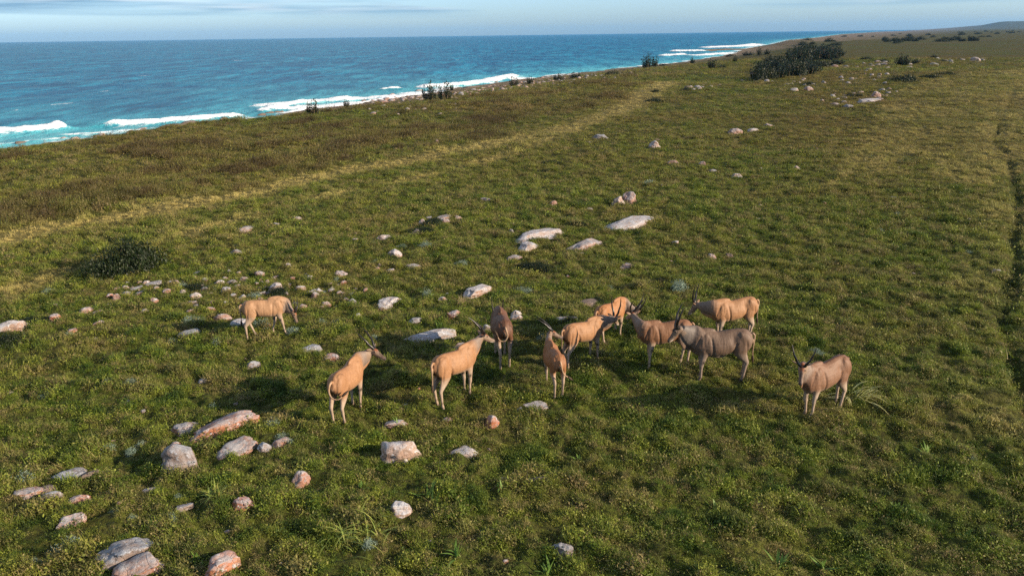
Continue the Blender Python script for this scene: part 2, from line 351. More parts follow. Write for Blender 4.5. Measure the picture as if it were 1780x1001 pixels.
def masks(x, y):
    xs, xr = coast(x, y); t = (x - xs) / (xr - xs); r = np.hypot(x, y)
    wv = fbm(x, y, 1.1, 2, 81) * .35; wv2 = fbm(x, y, 5, 3, 84)
    d1 = dpoly(x, y, WT1); d2 = dpoly(x, y, WT2)
    wd = .42 + r * .0085
    dry = np.exp(-((d1 + wv) / (wd * 1.35)) ** 2) * np.clip(1. + wv2, .2, 1) + .75 * np.exp(-((d2 + wv) / (wd * .8)) ** 2) * np.clip(.6 + wv2, 0, 1)
    dry = dry + .12 * np.clip(wv2 * 2 - .1, 0, 1) * np.exp(-(np.minimum(d1, d2) / 5) ** 2)
    dd = dpoly(x, y, WD); dry = dry + .30 * np.exp(-((dd - .9) / .8) ** 2) * np.clip(.5 + wv2, 0, 1)
    tan = np.zeros_like(x); tan[inpoly(x + wv2 * 6, y + wv2 * 8, TANP)] = .42; tan *= np.clip(.7 + fbm(x, y, 8, 3, 86), .2, 1.3)
    dry = np.clip(dry * 1.35 + tan, 0, 1)
    stone = np.clip(1.15 - t * 1.35 + fbm(x, y, 9, 3, 91) * .35, 0, 1) * sst(y, 60, 95); stone = np.where(t > 1.3, 0, stone)
    stone = np.maximum(stone, (dpoly(x, y, WR) < 22) * 1.)
    stone = np.maximum(stone, 1. * (t < .12))
    h = np.zeros_like(x); q = fbm(x, y, 4, 3, 95)
    for p in HP: h[inpoly(x + q * 2.5, y + q * 3.5, p)] = .85
    # scattered heath streaks between the track and the rim
    u = (x * .45 + y * .89); v = (x * .89 - y * .45)
    stk = fbm(u / 4.5, v, 3.2, 4, 97)
    left = (t > .85) & (x < np.interp(y, WT1[:, 1], WT1[:, 0]) - 1.5)
    h = np.maximum(h, np.clip(stk * 3.2 - .18, 0, 1) * left * .85)
    h = np.clip(h * (.65 + .8 * (q + .3)), 0, 1) * (1 - np.clip(dry * 1.5, 0, 1))
    return dry, stone, h
A = angles(-rad(56), math.pi * 2 - rad(56) - rad(2), .0052, rad(4), -rad(56), rad(56))
Rr = np.concatenate([[.3, 2, 4], radii(5.5, 16000, .0055, .055)])
X, Y, Q = polar(A, Rr, True)
Z = zland(X, Y)
dry, stone, hea = masks(X, Y)
gr = mk('ground', np.stack([X, Y, Z], 1), Q, M['ground'], cols=np.stack([dry, stone, hea], 1), colname='mask')
tag(gr, kind='structure')
# ------------------------------------------------------------------ sea
m, nt, b, out = mat('water'); g = G(nt); M['water'] = m
P = g.pos(); att = g.n('ShaderNodeVertexColor', layer_name='sea'); sc = g.n('ShaderNodeSeparateColor', {0: att.outputs['Color']})
foam, shal, crest = sc.outputs[0], sc.outputs[1], sc.outputs[2]
n1 = g.noise(g.scaled(P, (1, .55, 1), .5), .16, 5, .65)
n1 = g.math('ADD', g.math('MULTIPLY', g.noise(g.scaled(P, (.34, .085, 1), -.3), 1., 3, .6), .45), g.math('MULTIPLY', g.noise(g.scaled(P, (.10, .020, 1), -.3), 1., 4, .65), .55))
deep = g.ramp(n1, [(.40, (.0005, .045, .120)), (.49, (.0008, .108, .218)), (.58, (.002, .220, .355))])  # light and shade of the waves painted into the water colour
deep = g.mix(g.ramp(g.noise(g.scaled(P, (1, .25, 1), .45), .022, 4, .6), [(.38, .0), (.62, .55)]), deep, (.002, .065, .150))
col = g.mix(shal, deep, g.ramp(n1, [(.38, (.015, .230, .310)), (.62, (.14, .52, .56))]))
fn = g.math('ADD', g.math('MULTIPLY', g.noise(P, .8, 6, .75, .8), .6), g.math('MULTIPLY', g.noise(g.scaled(P, (1, .4, 1), -.4), .22, 4, .7, 1.2), .4))
ff = g.math('MULTIPLY', g.math('SUBTRACT', g.math('ADD', foam, fn), .92), 5., True)
col = g.mix(ff, col, (.82, .86, .88))
nt.links.new(col, b.inputs['Base Color']); nt.links.new(g.math('ADD', g.math('MULTIPLY', ff, .45), .32), b.inputs['Roughness'])
b.inputs['Specular IOR Level'].default_value = .04; b.inputs['IOR'].default_value = 1.33
h1 = g.noise(g.scaled(P, (1, .5, 1), .5), .35, 6, .68); nt.links.new(g.bump(h1, 1., 1.1), b.inputs['Normal'])
A2 = angles(-rad(62), rad(50), .004, rad(3), -rad(42), rad(32)); R2 = radii(45, 16000, .0042, .2)
X, Y, Q = polar(A2, R2, False)
def shoredist(x, y):
    xs = interp(SY, SX, y); s2 = interp(SY, SX, y + 8); k = (s2 - xs) / 8
    return (xs - x) / np.sqrt(1 + k * k)
SD = shoredist(X, Y); RR = np.hypot(X, Y)
Zs = fbm(X, Y * .6, 7, 3, 101) * .16 * (1 - sst(RR, 500, 1500)) + fbm(X * .5, Y, 34, 2, 103) * .30 * sst(SD, 10, 80)
foamv = np.zeros_like(X); shalv = np.exp(-np.clip(SD, 0, None) / 17) * .9 + .18 * np.exp(-np.clip(SD, 0, None) / 90) + .18 * fbm(X, Y, 30, 3, 105)
crestv = np.zeros_like(X)
def breaker(P, w, h, tail, amp=.9):
    """crest polyline in pixels: foam roller and the trailing sheet of foam on its shoreward side"""
    global foamv, Zs
    wp = wpoly(P, .4); d = dpoly(X, Y, wp) + np.abs(fbm(X, Y, 6, 2, 107)) * w * .7
    # shoreward side: smaller shore distance than the crest at the nearest crest point
    best = np.full(X.shape, 1e9); sd0 = np.zeros_like(X)
    for q in np.linspace(0, len(wp) - 1, 24):
        i = int(min(q, len(wp) - 2)); f = q - i; c = wp[i] * (1 - f) + wp[i + 1] * f
        dd = (X - c[0]) ** 2 + (Y - c[1]) ** 2; s = shoredist(c[0], c[1]); mk_ = dd < best
        best[mk_] = dd[mk_]; sd0[mk_] = s
    shore = SD < sd0
    body = np.exp(-(d / w) ** 2)
    sheet = np.where(shore, np.exp(-(d / tail) ** 2) * .55, 0)
    foamv = np.maximum(foamv, np.maximum(body * 1.1, sheet) * amp); Zs = Zs + h * np.exp(-(d / (w * .8)) ** 2)
breaker([(-60, 238), (0, 229), (50, 226), (97, 222)], 2.6, 1.1, 7)
breaker([(200, 214), (260, 212), (320, 207), (405, 199)], 2.4, .9, 7)
breaker([(95, 222), (150, 219), (200, 215)], 1.2, .5, 3, .35)
breaker([(455, 190), (520, 179), (600, 172)], 2.4, .7, 10, .8)
breaker([(470, 180), (600, 171), (690, 165), (760, 158)], 6.0, .5, 14, .85)
breaker([(480, 187), (560, 181), (640, 174), (720, 164)], 4.0, .2, 9, .72)
breaker([(110, 232), (180, 227), (260, 220)], 2.0, .2, 5, .55)
breaker([(0, 246), (60, 241), (110, 237)], 2.0, .2, 5, .55)
breaker([(668, 154), (690, 153)], 2, .9, 3, .9)
breaker([(740, 151), (805, 147), (845, 141), (865, 137), (888, 132)], 4.0, 1.2, 12)
breaker([(1158, 97), (1183, 96)], 6, 1.6, 12)
breaker([(1172, 89.5), (1218, 89)], 7, 1.4, 14)
breaker([(1235, 83), (1292, 81), (1310, 78)], 16, 1.6, 40)
breaker([(1215, 96), (1245, 93), (1262, 92)], 10, .6, 30, .8)
breaker([(950, 135), (1000, 128)], 4, .4, 8, .6)
foamv = np.maximum(foamv, np.clip(np.exp(-np.clip(SD - 1, 0, None) / 4) * .42 + np.exp(-np.clip(SD, 0, None) / 26) * .26 + fbm(X, Y, 9, 3, 109) * .22, 0, .8) * (SD < 70) * np.clip(.75 + 1.1 * fbm(X, Y, 16, 2, 113), .25, 1.2))
# rare whitecaps offshore
foamv = np.maximum(foamv, sst(fbm(X, Y * .5, 12, 3, 111), .62, .8) * .5 * (SD > 60))
ZL = zland(X, Y, False); keep = ~((ZL > 1.2)[Q].all(1))
sea = mk('sea', np.stack([X, Y, Zs], 1), Q[keep], M['water'], cols=np.stack([np.clip(foamv, 0, 1), np.clip(shalv, 0, 1), crestv], 1), colname='sea')
tag(sea, kind='structure')
# ------------------------------------------------------------------ rocks
def icosphere(n):
    import bmesh
    bm = bmesh.new(); bmesh.ops.create_icosphere(bm, subdivisions=n, radius=1)
    v = np.array([q.co[:] for q in bm.verts]); f = np.array([[q.index for q in p.verts] for p in bm.faces]); bm.free(); return v, f
ICO = {k: icosphere(k) for k in (2, 3, 5)}
def n3(p, s, seed, o=3):
    return (fbm(p[:, 0], p[:, 1], s, o, seed) + fbm(p[:, 1] + 5, p[:, 2], s, o, seed + 7) + fbm(p[:, 2], p[:, 0] + 9, s, o, seed + 13)) / 1.8
FOOT = []
MPX = {'p': 'rock_p', 'o': 'rock_o', 'g': 'rock_g', 'w': 'rock_w', 'd': 'rock_d'}
def rock_mesh(name, x, y, z, ang, rx, ry, h, seed, mk_, lev=5, blocky=.5, flat=False):
    r = np.random.default_rng(seed); V, Fc = ICO[lev]; V = V.copy()
    V = np.sign(V) * np.abs(V) ** (1 - .35 * blocky)
    for k in range(9):
        n = r.normal(size=3); n /= np.linalg.norm(n); c = r.uniform(.74, 1.0); d = V @ n
        V -= np.clip(d - c, 0, None)[:, None] * n * .85
    V += V / np.linalg.norm(V, axis=1)[:, None] * (n3(V, 1.1, seed, 3)[:, None] * .17 + n3(V, .28, seed + 3, 2)[:, None] * .035)
    # bedding steps
    V[:, :2] *= 1 + .05 * np.sign(np.sin(V[:, 2:3] * r.uniform(5, 9) + n3(V, .8, seed + 5, 2)[:, None] * 3))
    V[:, 2] += V[:, 0] * r.uniform(-.18, .18)
    V *= np.array([rx, ry, h * 1.35]); top = np.quantile(V[:, 2], .985)
    V[:, 2] += h * (1.12 if rx < .22 else .90) - top
    ca, sa = math.cos(ang), math.sin(ang)
    V = np.stack([V[:, 0] * ca - V[:, 1] * sa, V[:, 0] * sa + V[:, 1] * ca, V[:, 2]], 1)
    o = mk(name, V, Fc, M[MPX[mk_]]); o.location = (x, y, z)
    FOOT.append((x, y, rx, ry, ang)); return o
SEED = [100]
def px_rock(x0, y0, x1, y1, kind, mk_, label=None, group=None, name='boulder', lev=5, cat='rock'):
    """kind b: rounded block; f: low slab across the view; s: slab running away to the upper right; t: slab to the upper left"""
    SEED[0] += 1; r = np.random.default_rng(SEED[0])
    cx, cy = (x0 + x1) / 2, y1
    X_, Y_, Z_, t = ground(cx, cy); dep = (np.array([X_, Y_, Z_ - H]) @ F); mpp = dep / FPX
    sd_, cd = (H - Z_) / math.dist((0, 0, H), (X_, Y_, Z_)), 0; cd = math.sqrt(1 - sd_ * sd_)
    w = (x1 - x0) * mpp * 1.04; hp = (y1 - y0) * mpp
    view = math.atan2(Y_, X_)
    if kind in 'bf':
        a = (.40 if kind == 'b' else .26) * w
        hh = max(.16 * w, (hp * hp - (a * sd_) ** 2) ** .5 - a * sd_ * .75 if hp > a * sd_ else 0) / cd
        hh = min(max(hh * .82, .05), .6 * w)
        oy = a * .85; ux, uy = X_ / math.hypot(X_, Y_), Y_ / math.hypot(X_, Y_)
        x, y = X_ + ux * oy, Y_ + uy * oy; ang = view - math.pi / 2 + r.uniform(-.25, .25)
        rx, ry = w / 2, a
    else:
        pa = (x0, y1 - 1) if kind == 's' else (x1, y1 - 1); fr = .30
        pb = (x1, y0 + (y1 - y0) * fr) if kind == 's' else (x0, y0 + (y1 - y0) * fr)
        A_, B_ = ground(*pa), ground(*pb)
        x, y = (A_[0] + B_[0]) / 2, (A_[1] + B_[1]) / 2; L = math.hypot(B_[0] - A_[0], B_[1] - A_[1]); L = min(L, w * 2.2)
        ang = math.atan2(B_[1] - A_[1], B_[0] - A_[0]); rx = L / 2; ry = max(.22 * L, min(.34 * L, .34)); hh = max(.08, fr * hp / cd * 1.25)
    z = float(zland(np.array([x]), np.array([y]))[0]) - .02
    o = rock_mesh(name, x, y, z, ang, rx, ry, hh, SEED[0], mk_, lev, .35 if kind == 'b' else .8)
    return tag(o, label, cat, group)
G1 = 'boulders strewn over the pasture'
ROCKS = [
 (325, 715, 442, 770, 's', 'o', 'longest slab of the lower left, with grey lichen back and rusty orange flank'),
 (280, 762, 353, 819, 'b', 'g', 'pale grey peaked boulder at the near end of the long orange-flanked slab'),
 (300, 728, 352, 753, 'b', 'p', 'small rough pinkish rock tucked behind the long orange slab'),
 (375, 757, 447, 796, 's', 'p', 'smooth pinkish slab in the grass, below the long orange-flanked slab'),
 (463, 751, 511, 778, 'f', 'p', 'low pink rock with silvery herbs at its side, right of the smooth pinkish slab'),
 (449, 771, 473, 786, 'b', 'g', 'small grey stone squeezed between the smooth pinkish slab and the low pink rock'),
 (90, 815, 152, 841, 's', 'g', 'flat grey slab on top of the dark ledge near the left edge'),
 (140, 813, 182, 832, 'f', 'd', 'dark broken rock at the upper right end of the left ledge'),
 (55, 836, 105, 858, 's', 'd', 'dark crumbled block in the middle of the left ledge'),
 (18, 846, 76, 868, 's', 'p', 'low brownish stone at the lower left end of the left ledge'),
 (76, 858, 108, 871, 'f', 'g', 'small smooth grey stone in front of the left ledge'),
 (118, 851, 157, 869, 'f', 'o', 'small rusty orange stone in front of the left ledge'),
 (95, 888, 148, 918, 's', 'p', 'pinkish wedge with a bluish face, near the bottom left corner'),
 (504, 815, 538, 842, 'b', 'p', 'lone small grey-pink rock right of the yellow-green strap-leaved plant'),
 (402, 863, 444, 889, 'b', 'o', 'orange pyramid-shaped rock just below the yellow-green strap-leaved plant'),
 (170, 936, 266, 982, 's', 'g', 'long grey slab at the bottom left, upper one of the pair'),
 (188, 957, 290, 1006, 's', 'p', 'broad pink slab cut by the bottom edge, lower one of the pair'),
 (356, 956, 413, 1004, 's', 'o', 'curved orange slab with a grey rim cut by the bottom edge'),
 (300, 870, 336, 889, 's', 'g', 'thin grey sliver of stone left of the yellow-green strap-leaved plant'),
 (247, 839, 276, 852, 'f', 'p', 'flat stone almost grown over, below the pale rounded boulder'),
 (650, 746, 737, 805, 'b', 'w', 'big whitish boulder with two humps below the middle of the herd'),
 (775, 773, 827, 796, 's', 'w', 'white flat-topped stone right of the big two-humped boulder'),
 (840, 717, 868, 746, 'b', 'o', 'upright orange-pink rock standing alone below the herd'),
 (888, 696, 958, 712, 'f', 'p', 'long low rock fading from grey to orange below the small eland'),
 (667, 732, 707, 744, 'f', 'p', 'low brownish-pink rock above the big two-humped boulder'),
 (674, 867, 715, 897, 'b', 'w', 'smooth pale dome beside the large green strap-leaved tussock'),
 (957, 938, 999, 966, 'b', 'g', 'dark-streaked bluish grey dome at the bottom centre'),
 (911, 825, 958, 843, 'f', 'd', 'brownish rock nearly sunk in the turf at the lower centre'),
 (-8, 548, 48, 577, 'f', 'w', 'large white rough boulder cut by the left edge'),
 (86, 542, 107, 558, 'b', 'o', 'small round orange rock right of the white boulder at the left edge'),
 (160, 553, 181, 564, 'f', 'p', 'little pale wedge of stone right of the round orange rock'),
 (118, 570, 136, 579, 'f', 'o', 'flat orange cobble in the open grass on the left'),
 (139, 532, 163, 544, 'f', 'p', 'upper left stone of a pinkish pair on the left'),
 (156, 536, 185, 547, 's', 'p', 'lower right stone of a pinkish pair on the left'),
 (91, 529, 104, 536, 'f', 'p', 'tiny pink stone above the round orange rock'),
 (195, 511, 210, 521, 'b', 'p', 'lowest left stone in the row of thin slabs'),
 (205, 504, 228, 514, 's', 'g', 'second thin grey slab in the row on the left'),
 (227, 496, 250, 506, 's', 'g', 'third thin grey slab in the row on the left'),
 (233, 502, 254, 513, 's', 'p', 'pinkish slab below the third thin grey slab'),
 (252, 486, 281, 498, 's', 'g', 'farthest thin grey slab at the upper end of the row'),
 (259, 517, 275, 526, 'b', 'p', 'single pinkish stone right of the row of thin slabs'),
 (197, 529, 206, 536, 'b', 'o', 'tiny orange stone below the row of thin slabs'),
 (325, 489, 356, 503, 's', 'p', 'long pinkish rock in the stone heap by the dark scrub'),
 (312, 501, 326, 511, 'b', 'g', 'small grey stone at the left end of the stone heap'),
 (331, 508, 351, 521, 'b', 'w', 'pale stone in front of the stone heap'),
 (349, 480, 364, 488, 'b', 'w', 'small pale stone behind the stone heap'),
 (371, 483, 392, 494, 'b', 'w', 'rounded pale stone first right of the stone heap'),
 (386, 479, 400, 485, 'f', 'o', 'little orange stone behind the rounded pale stones'),
 (393, 484, 415, 493, 'f', 'p', 'flat pinkish stone between two rounded ones above the grazing eland'),
 (416, 480, 434, 491, 'b', 'p', 'rounded striped stone at the right of the pale row'),
 (385, 497, 407, 511, 'b', 'w', 'pale pointed stone alone left of the tall dome'),
 (445, 474, 461, 482, 'b', 'p', 'small pinkish stone behind the tall dome'),
 (469, 476, 491, 482, 'f', 'o', 'thin orange stone behind the tall dome'),
 (467, 490, 495, 509, 'b', 'w', 'tall smooth pinkish-white dome behind the grazing eland'),
 (540, 503, 557, 518, 'b', 'p', 'round orange-white stone right of the tall dome'),
 (581, 465, 608, 479, 'b', 'p', 'rounded pinkish boulder alone above the round orange-white stone'),
 (527, 479, 546, 487, 's', 'w', 'thin pale sliver left of the rounded pinkish boulder'),
 (364, 523, 376, 531, 'b', 'p', 'tiny stone left of the grazing eland rump'),
 (356, 529, 376, 538, 'f', 'o', 'flat orange stone left of the grazing eland'),
 (325, 534, 337, 544, 's', 'o', 'small leaning orange stone farther left of the grazing eland'),
 (373, 540, 405, 555, 'f', 'p', 'flat pinkish boulder left of the grazing eland hind leg'),
 (394, 549, 432, 573, 's', 'w', 'white and pink rock right behind the grazing eland hind leg'),
 (414, 523, 440, 536, 'f', 'g', 'grey slab showing over the rump of the grazing eland'),
 (312, 571, 346, 589, 's', 'g', 'mottled grey slab below left of the grazing eland'),
 (408, 392, 444, 405, 's', 'p', 'pinkish slab standing in the upper left pasture'),
 (470, 386, 486, 392, 's', 'g', 'small greyish stone right of the upper left pinkish slab'),
 (508, 374, 527, 381, 'f', 'w', 'small whitish stone in the grass by the sandy track'),
 (400, 433, 424, 442, 'f', 'p', 'pinkish stone halfway between the sandy track and the stone heap'),
 (395, 466, 403, 476, 'b', 'g', 'tiny upright grey stone above the pale row'),
 (497, 459, 507, 466, 'b', 'w', 'tiny white stone above the tall dome'),
 (335, 470, 354, 479, 's', 'p', 'thin pinkish sliver above the stone heap'),
 (527, 592, 558, 617, 's', 'g', 'narrow grey stone leaning up to the right, below the grazing eland'),
 (557, 607, 601, 627, 'f', 'o', 'bright orange rock with a white top left of the horned eland head'),
 (429, 630, 453, 642, 'f', 'g', 'flat grey stone in a tuft on the left'),
 (345, 656, 368, 663, 'f', 'g', 'almost buried grey stone left of the horned eland'),
 (656, 407, 682, 417, 'f', 'w', 'flat whitish stone left of the pink lump in the mid pasture'),
 (712, 397, 737, 408, 'b', 'p', 'pink lump in the mid pasture'),
 (757, 370, 786, 384, 's', 'p', 'pinkish slab on the grassy mound in the mid pasture'),
 (727, 379, 740, 391, 'b', 'w', 'small pointed white stone at the near side of the grassy mound'),
 (737, 374, 757, 380, 's', 'g', 'thin grey slab on the crest of the grassy mound'),
 (767, 379, 783, 387, 'b', 'p', 'small stone below the pinkish slab of the mound'),
 (673, 429, 701, 448, 'b', 'w', 'ribbed white boulder in the middle distance left of centre'),
 (655, 456, 667, 464, 'b', 'p', 'upper small stone of the trio below the ribbed white boulder'),
 (651, 463, 662, 470, 'b', 'o', 'orange small stone of the trio below the ribbed white boulder'),
 (667, 463, 690, 471, 'f', 'p', 'flat stone of the trio below the ribbed white boulder'),
 (703, 457, 731, 468, 's', 'p', 'thin pale sliver right of the trio of small stones'),
 (883, 396, 896, 406, 'b', 'g', 'small bluish stone left of the largest pale slab'),
 (895, 392, 983, 423, 's', 'w', 'largest pale cracked slab in the middle of the pasture'),
 (904, 419, 933, 438, 's', 'w', 'jagged white rock just below the largest pale slab'),
 (886, 441, 903, 453, 's', 'p', 'brownish rock below the jagged white one'),
 (996, 412, 1042, 437, 's', 'p', 'smooth pink dome right of the largest pale slab'),
 (1004, 437, 1017, 443, 'f', 'p', 'pebble-sized stone under the smooth pink dome'),
 (1060, 373, 1130, 403, 's', 'w', 'long pale grey and pink boulder at the upper middle'),
 (1062, 331, 1086, 358, 'b', 'w', 'left lump of the knobbly rock stack at the upper middle'),
 (1080, 329, 1108, 354, 'b', 'p', 'right lump of the knobbly rock stack at the upper middle'),
 (1077, 456, 1102, 469, 's', 'o', 'brown-orange low rock right of the mossy mound'),
 (983, 475, 991, 482, 'b', 'o', 'tiny pink stone below the mossy mound'),
 (658, 509, 693, 537, 's', 'w', 'steep white rock with two faces above the horned elands'),
 (812, 494, 848, 520, 's', 'w', 'white and pink slanted rock beside the straw tuft'),
 (762, 517, 777, 524, 'f', 'p', 'small flat stone left of the straw tuft'),
 (777, 537, 803, 554, 'b', 'o', 'rusty red-brown boulder below the straw tuft'),
 (713, 553, 734, 564, 's', 'g', 'small grey slab left of the rusty boulder'),
 (704, 572, 790, 597, 's', 'w', 'long white log-like slab left of the dark brown eland'),
 (787, 592, 817, 607, 's', 'o', 'reddish flat rock behind the back of the tan eland'),
 (838, 563, 860, 577, 'f', 'g', 'grey stone touching the flank of the dark brown eland'),
 (888, 536, 906, 548, 'b', 'w', 'whitish stone upper right of the dark brown eland'),
 (886, 548, 912, 558, 'f', 'p', 'pinkish low stone right of the dark brown eland'),
 (952, 547, 1012, 560, 'f', 'w', 'long flat pale stone behind the small eland'),
 (1009, 515, 1040, 531, 's', 'd', 'purplish slab behind the eland group'),
 (1228, 440, 1246, 450, 'b', 'p', 'lone pink stone in the open turf right of centre'),
 (1259, 440, 1274, 447, 'f', 'd', 'brown stone next to the lone pink stone'),
 (1128, 245, 1149, 260, 'b', 'w', 'white-pink rock in the upper pasture above the knobbly stack'),
 (1160, 278, 1179, 287, 'f', 'p', 'pale stone below the upper white-pink rock'),
 (1030, 232, 1061, 241, 'f', 'g', 'flat bare patch of grey stone in the upper pasture'),
 (1130, 237, 1148, 244, 'f', 'd', 'dark stone behind the upper white-pink rock'),
 (1263, 220, 1291, 232, 'b', 'p', 'pinkish rock, left one of the group in the upper right'),
 (1297, 219, 1319, 229, 'b', 'w', 'white rock, middle one of the group in the upper right'),
 (1327, 213, 1343, 220, 'b', 'p', 'small rock, right one of the group in the upper right'),
 (1270, 299, 1292, 310, 'b', 'w', 'white stone in the turf of the upper right'),
 (1378, 286, 1392, 296, 'b', 'p', 'single pink stone right of the white one in the upper right'),
 (1214, 281, 1228, 288, 'f', 'p', 'tiny pink stone above the white one in the upper right'),
 (1228, 292, 1246, 299, 'f', 'g', 'low grey stone left of the white one in the upper right'),
 (1512, 158, 1532, 171, 'b', 'p', 'pink round rock in the stone field at the right'),
 (1494, 168, 1528, 183, 's', 'w', 'white boulder in front of the pink round rock'),
 (1683, 97, 1704, 108, 'b', 'w', 'white block on the skyline pasture at the far right'),
 (956, 350, 968, 357, 'f', 'p', 'tiny pink stone left of the knobbly stack'),
 (835, 343, 860, 350, 'f', 'p', 'bare reddish stone flush with the turf'),
 (790, 372, 803, 380, 'b', 'p', 'tiny pale stone right of the grassy mound'),
 (640, 385, 0, 0, '', '', ''),
]
for rk_ in ROCKS:
    if not rk_[4]: continue
    px_rock(*rk_[:6], rk_[6], G1)
# rocks too far off to tell apart
def scatter_px(n, box, ws, aspect, mks, label, group, cat='rock', name='boulder', kinds='bf', seed=1, ok=None, lev=3):
    r = np.random.default_rng(seed); k = 0; tries = 0
    while k < n and tries < n * 40:
        tries += 1
        px = r.uniform(box[0], box[2]); py = r.uniform(box[1], box[3])
        if ok and not ok(px, py, r): continue
        w = r.uniform(*ws) * r.choice([.6, .8, 1., 1.25]) * (.6 + .6 * (py - box[1]) / max(1, box[3] - box[1])); h = w * r.uniform(*aspect) * .8
        px_rock(px - w / 2, py - h, px + w / 2, py, r.choice(list(kinds)), r.choice(list(mks)), label, group, name, lev, cat); k += 1
def near_line(P, sp):
    xs = [a for a, b in P]; ys = [b for a, b in P]
    return lambda px, py, r: abs(py - np.interp(px, xs, ys)) < abs(r.normal()) * sp
scatter_px(46, (1290, 128, 1560, 160), (7, 15), (.4, .7), 'wwppg', 'pale weathered stone lying around the dark thicket', 'stones around the thicket', seed=3, ok=near_line([(1290, 140), (1350, 140), (1420, 150), (1560, 128)], 7))
scatter_px(34, (1450, 100, 1720, 125), (6, 14), (.35, .6), 'wpgg', 'pale stone in the stony strip right of the dark thicket', 'stones right of the thicket', seed=4, ok=near_line([(1450, 118), (1550, 112), (1620, 108), (1720, 104)], 6))
scatter_px(30, (1420, 150, 1560, 200), (7, 15), (.3, .6), 'wpgd', 'small stone in the stony patch on the right pasture', 'stones of the right pasture patch', seed=5, ok=near_line([(1420, 172), (1500, 170), (1560, 160)], 9))
scatter_px(16, (1180, 140, 1260, 165), (7, 14), (.4, .6), 'wpgd', 'grey stone in the outcrop near the end of the track', 'stones of the outcrop by the track', seed=6, ok=near_line([(1180, 158), (1260, 148)], 4))
scatter_px(230, (640, 128, 1110, 182), (5, 10), (.4, .7), 'pppwog', 'pinkish cobble in the rubble band along the shore', 'shore rubble cobbles', seed=7, ok=near_line([(640, 178), (760, 170), (820, 160), (880, 153), (1000, 139), (1110, 125)], 4.5), lev=2, name='cobble')
scatter_px(26, (640, 172, 800, 200), (5, 9), (.4, .6), 'pww', 'pale stone scattered in the turf behind the shore', 'stones behind the shore', name='small_stone', cat='stone', seed=8, lev=2)
scatter_px(60, (300, 215, 1750, 480), (5, 12), (.3, .5), 'ppgwo', 'small stone half sunk in the open turf', 'small stones of the open turf', name='small_stone', cat='stone', seed=9, lev=3)
scatter_px(40, (0, 480, 900, 1000), (9, 18), (.4, .6), 'ppgo', 'little stone barely showing through the near grass', 'little stones in the near grass', name='small_stone', cat='stone', seed=10, lev=3)
scatter_px(112, (190, 470, 640, 560), (9, 17), (.5, .8), 'ppowg', 'small stone of the loose field round the grazing eland', 'stones round the grazing eland', name='small_stone', cat='stone', seed=12, lev=3, ok=near_line([(190, 515), (330, 505), (480, 500), (640, 520)], 20))
# dark rocks in the surf
def surf_rock(px, py, w, h, label, mk_='d', n=None):
    SEED[0] += 1; x, y = hit(px, py, 0.); dep = np.array([x, y, -H]) @ F; mp_ = dep / FPX
    o = rock_mesh('surf_rock', x, y, -.1, .5 + SEED[0] % 3 * .2, w * mp_ / 2, w * mp_ / 3.2, h * mp_ + .1, SEED[0], mk_, 3, .8)
    tag(o, label, 'rock', 'rocks in the surf')
surf_rock(37, 250, 22, 5, 'small dark rock in the surf nearest the left edge')
surf_rock(121, 248, 20, 6, 'dark rock in the surf above the grass rim at the left')
surf_rock(197, 239, 18, 4, 'flat dark rock awash left of the rock pair')
surf_rock(225, 233, 20, 7, 'left rock of the dark pair at the water edge')
surf_rock(247, 230, 20, 7, 'right rock of the dark pair at the water edge')
surf_rock(298, 222, 44, 6, 'nearest dark ledge in front of the long breaker')
surf_rock(330, 216, 42, 6, 'far dark ledge in front of the long breaker')
surf_rock(350, 214, 22, 4, 'thin dark ledge at the right of the ledge group')
surf_rock(392, 207, 16, 4, 'low dark rock right of the ledges in front of the breaker')
surf_rock(468, 197, 20, 3, 'flat reef rock left of the first spiky shrub')
for k in range(40):
    q = random.uniform(20, 900); yy = np.interp(q, [a for a, b_ in SH], [b_ for a, b_ in SH])
    surf_rock(q, yy - random.uniform(-1, 4.5), random.uniform(7, 20), random.uniform(2, 4.5), 'small dark rock along the waterline below the grass rim', random.choice('ddp'))
surf_rock(818, 155, 40, 5, 'dark reef tongue beside the largest spiky shrub')
# ------------------------------------------------------------------ leaf builders
class LB:
    def __init__(s): s.v = []; s.f = []; s.n = 0
    def strip(s, base, d, up, L, w, bend, seg=3, fold=0):
        """a blade from base along d, curving towards gravity"""
        d = np.array(d, float); d /= np.linalg.norm(d); side = np.cross(d, [0, 0, 1.]); ns = np.linalg.norm(side)
        side = side / ns if ns > 1e-3 else np.array([1., 0, 0]); p = np.array(base, float)
        rows = []
        for i in range(seg + 1):
            t = i / seg; ww = w * (1 - t) ** .7 * (1 if up is None else (.45 + 2.2 * t * (1 - t)) if i < seg else 0)
            rows.append((p - side * ww / 2, p + side * ww / 2)); d = d + np.array([0, 0, -bend / seg]); d /= np.linalg.norm(d); p = p + d * L / seg
        for a, b in rows: s.v += [a, b]
        for i in range(seg):
            k = s.n + 2 * i; s.f.append((k, k + 1, k + 3, k + 2))
        s.n += 2 * (seg + 1)
    def leaf(s, c, nrm, u, L, w):
        nrm = nrm / (np.linalg.norm(nrm) + 1e-9); u = u - nrm * (u @ nrm); u /= np.linalg.norm(u) + 1e-9; v = np.cross(nrm, u)
        s.v += [c, c + u * L * .5 + v * w / 2, c + u * L, c + u * L * .5 - v * w / 2]; s.f.append((s.n, s.n + 1, s.n + 2, s.n + 3)); s.n += 4
    def build(s, name, m, parent=None, link=True): return mk(name, np.array(s.v), np.array(s.f), M[m], parent, smooth=False, link=link)
R_ = random.Random(5)
def rdir(el0, el1, az=None):
    a = R_.uniform(0, 6.283) if az is None else az; e = rad(R_.uniform(el0, el1)); return np.array([math.cos(a) * math.cos(e), math.sin(a) * math.cos(e), math.sin(e)])
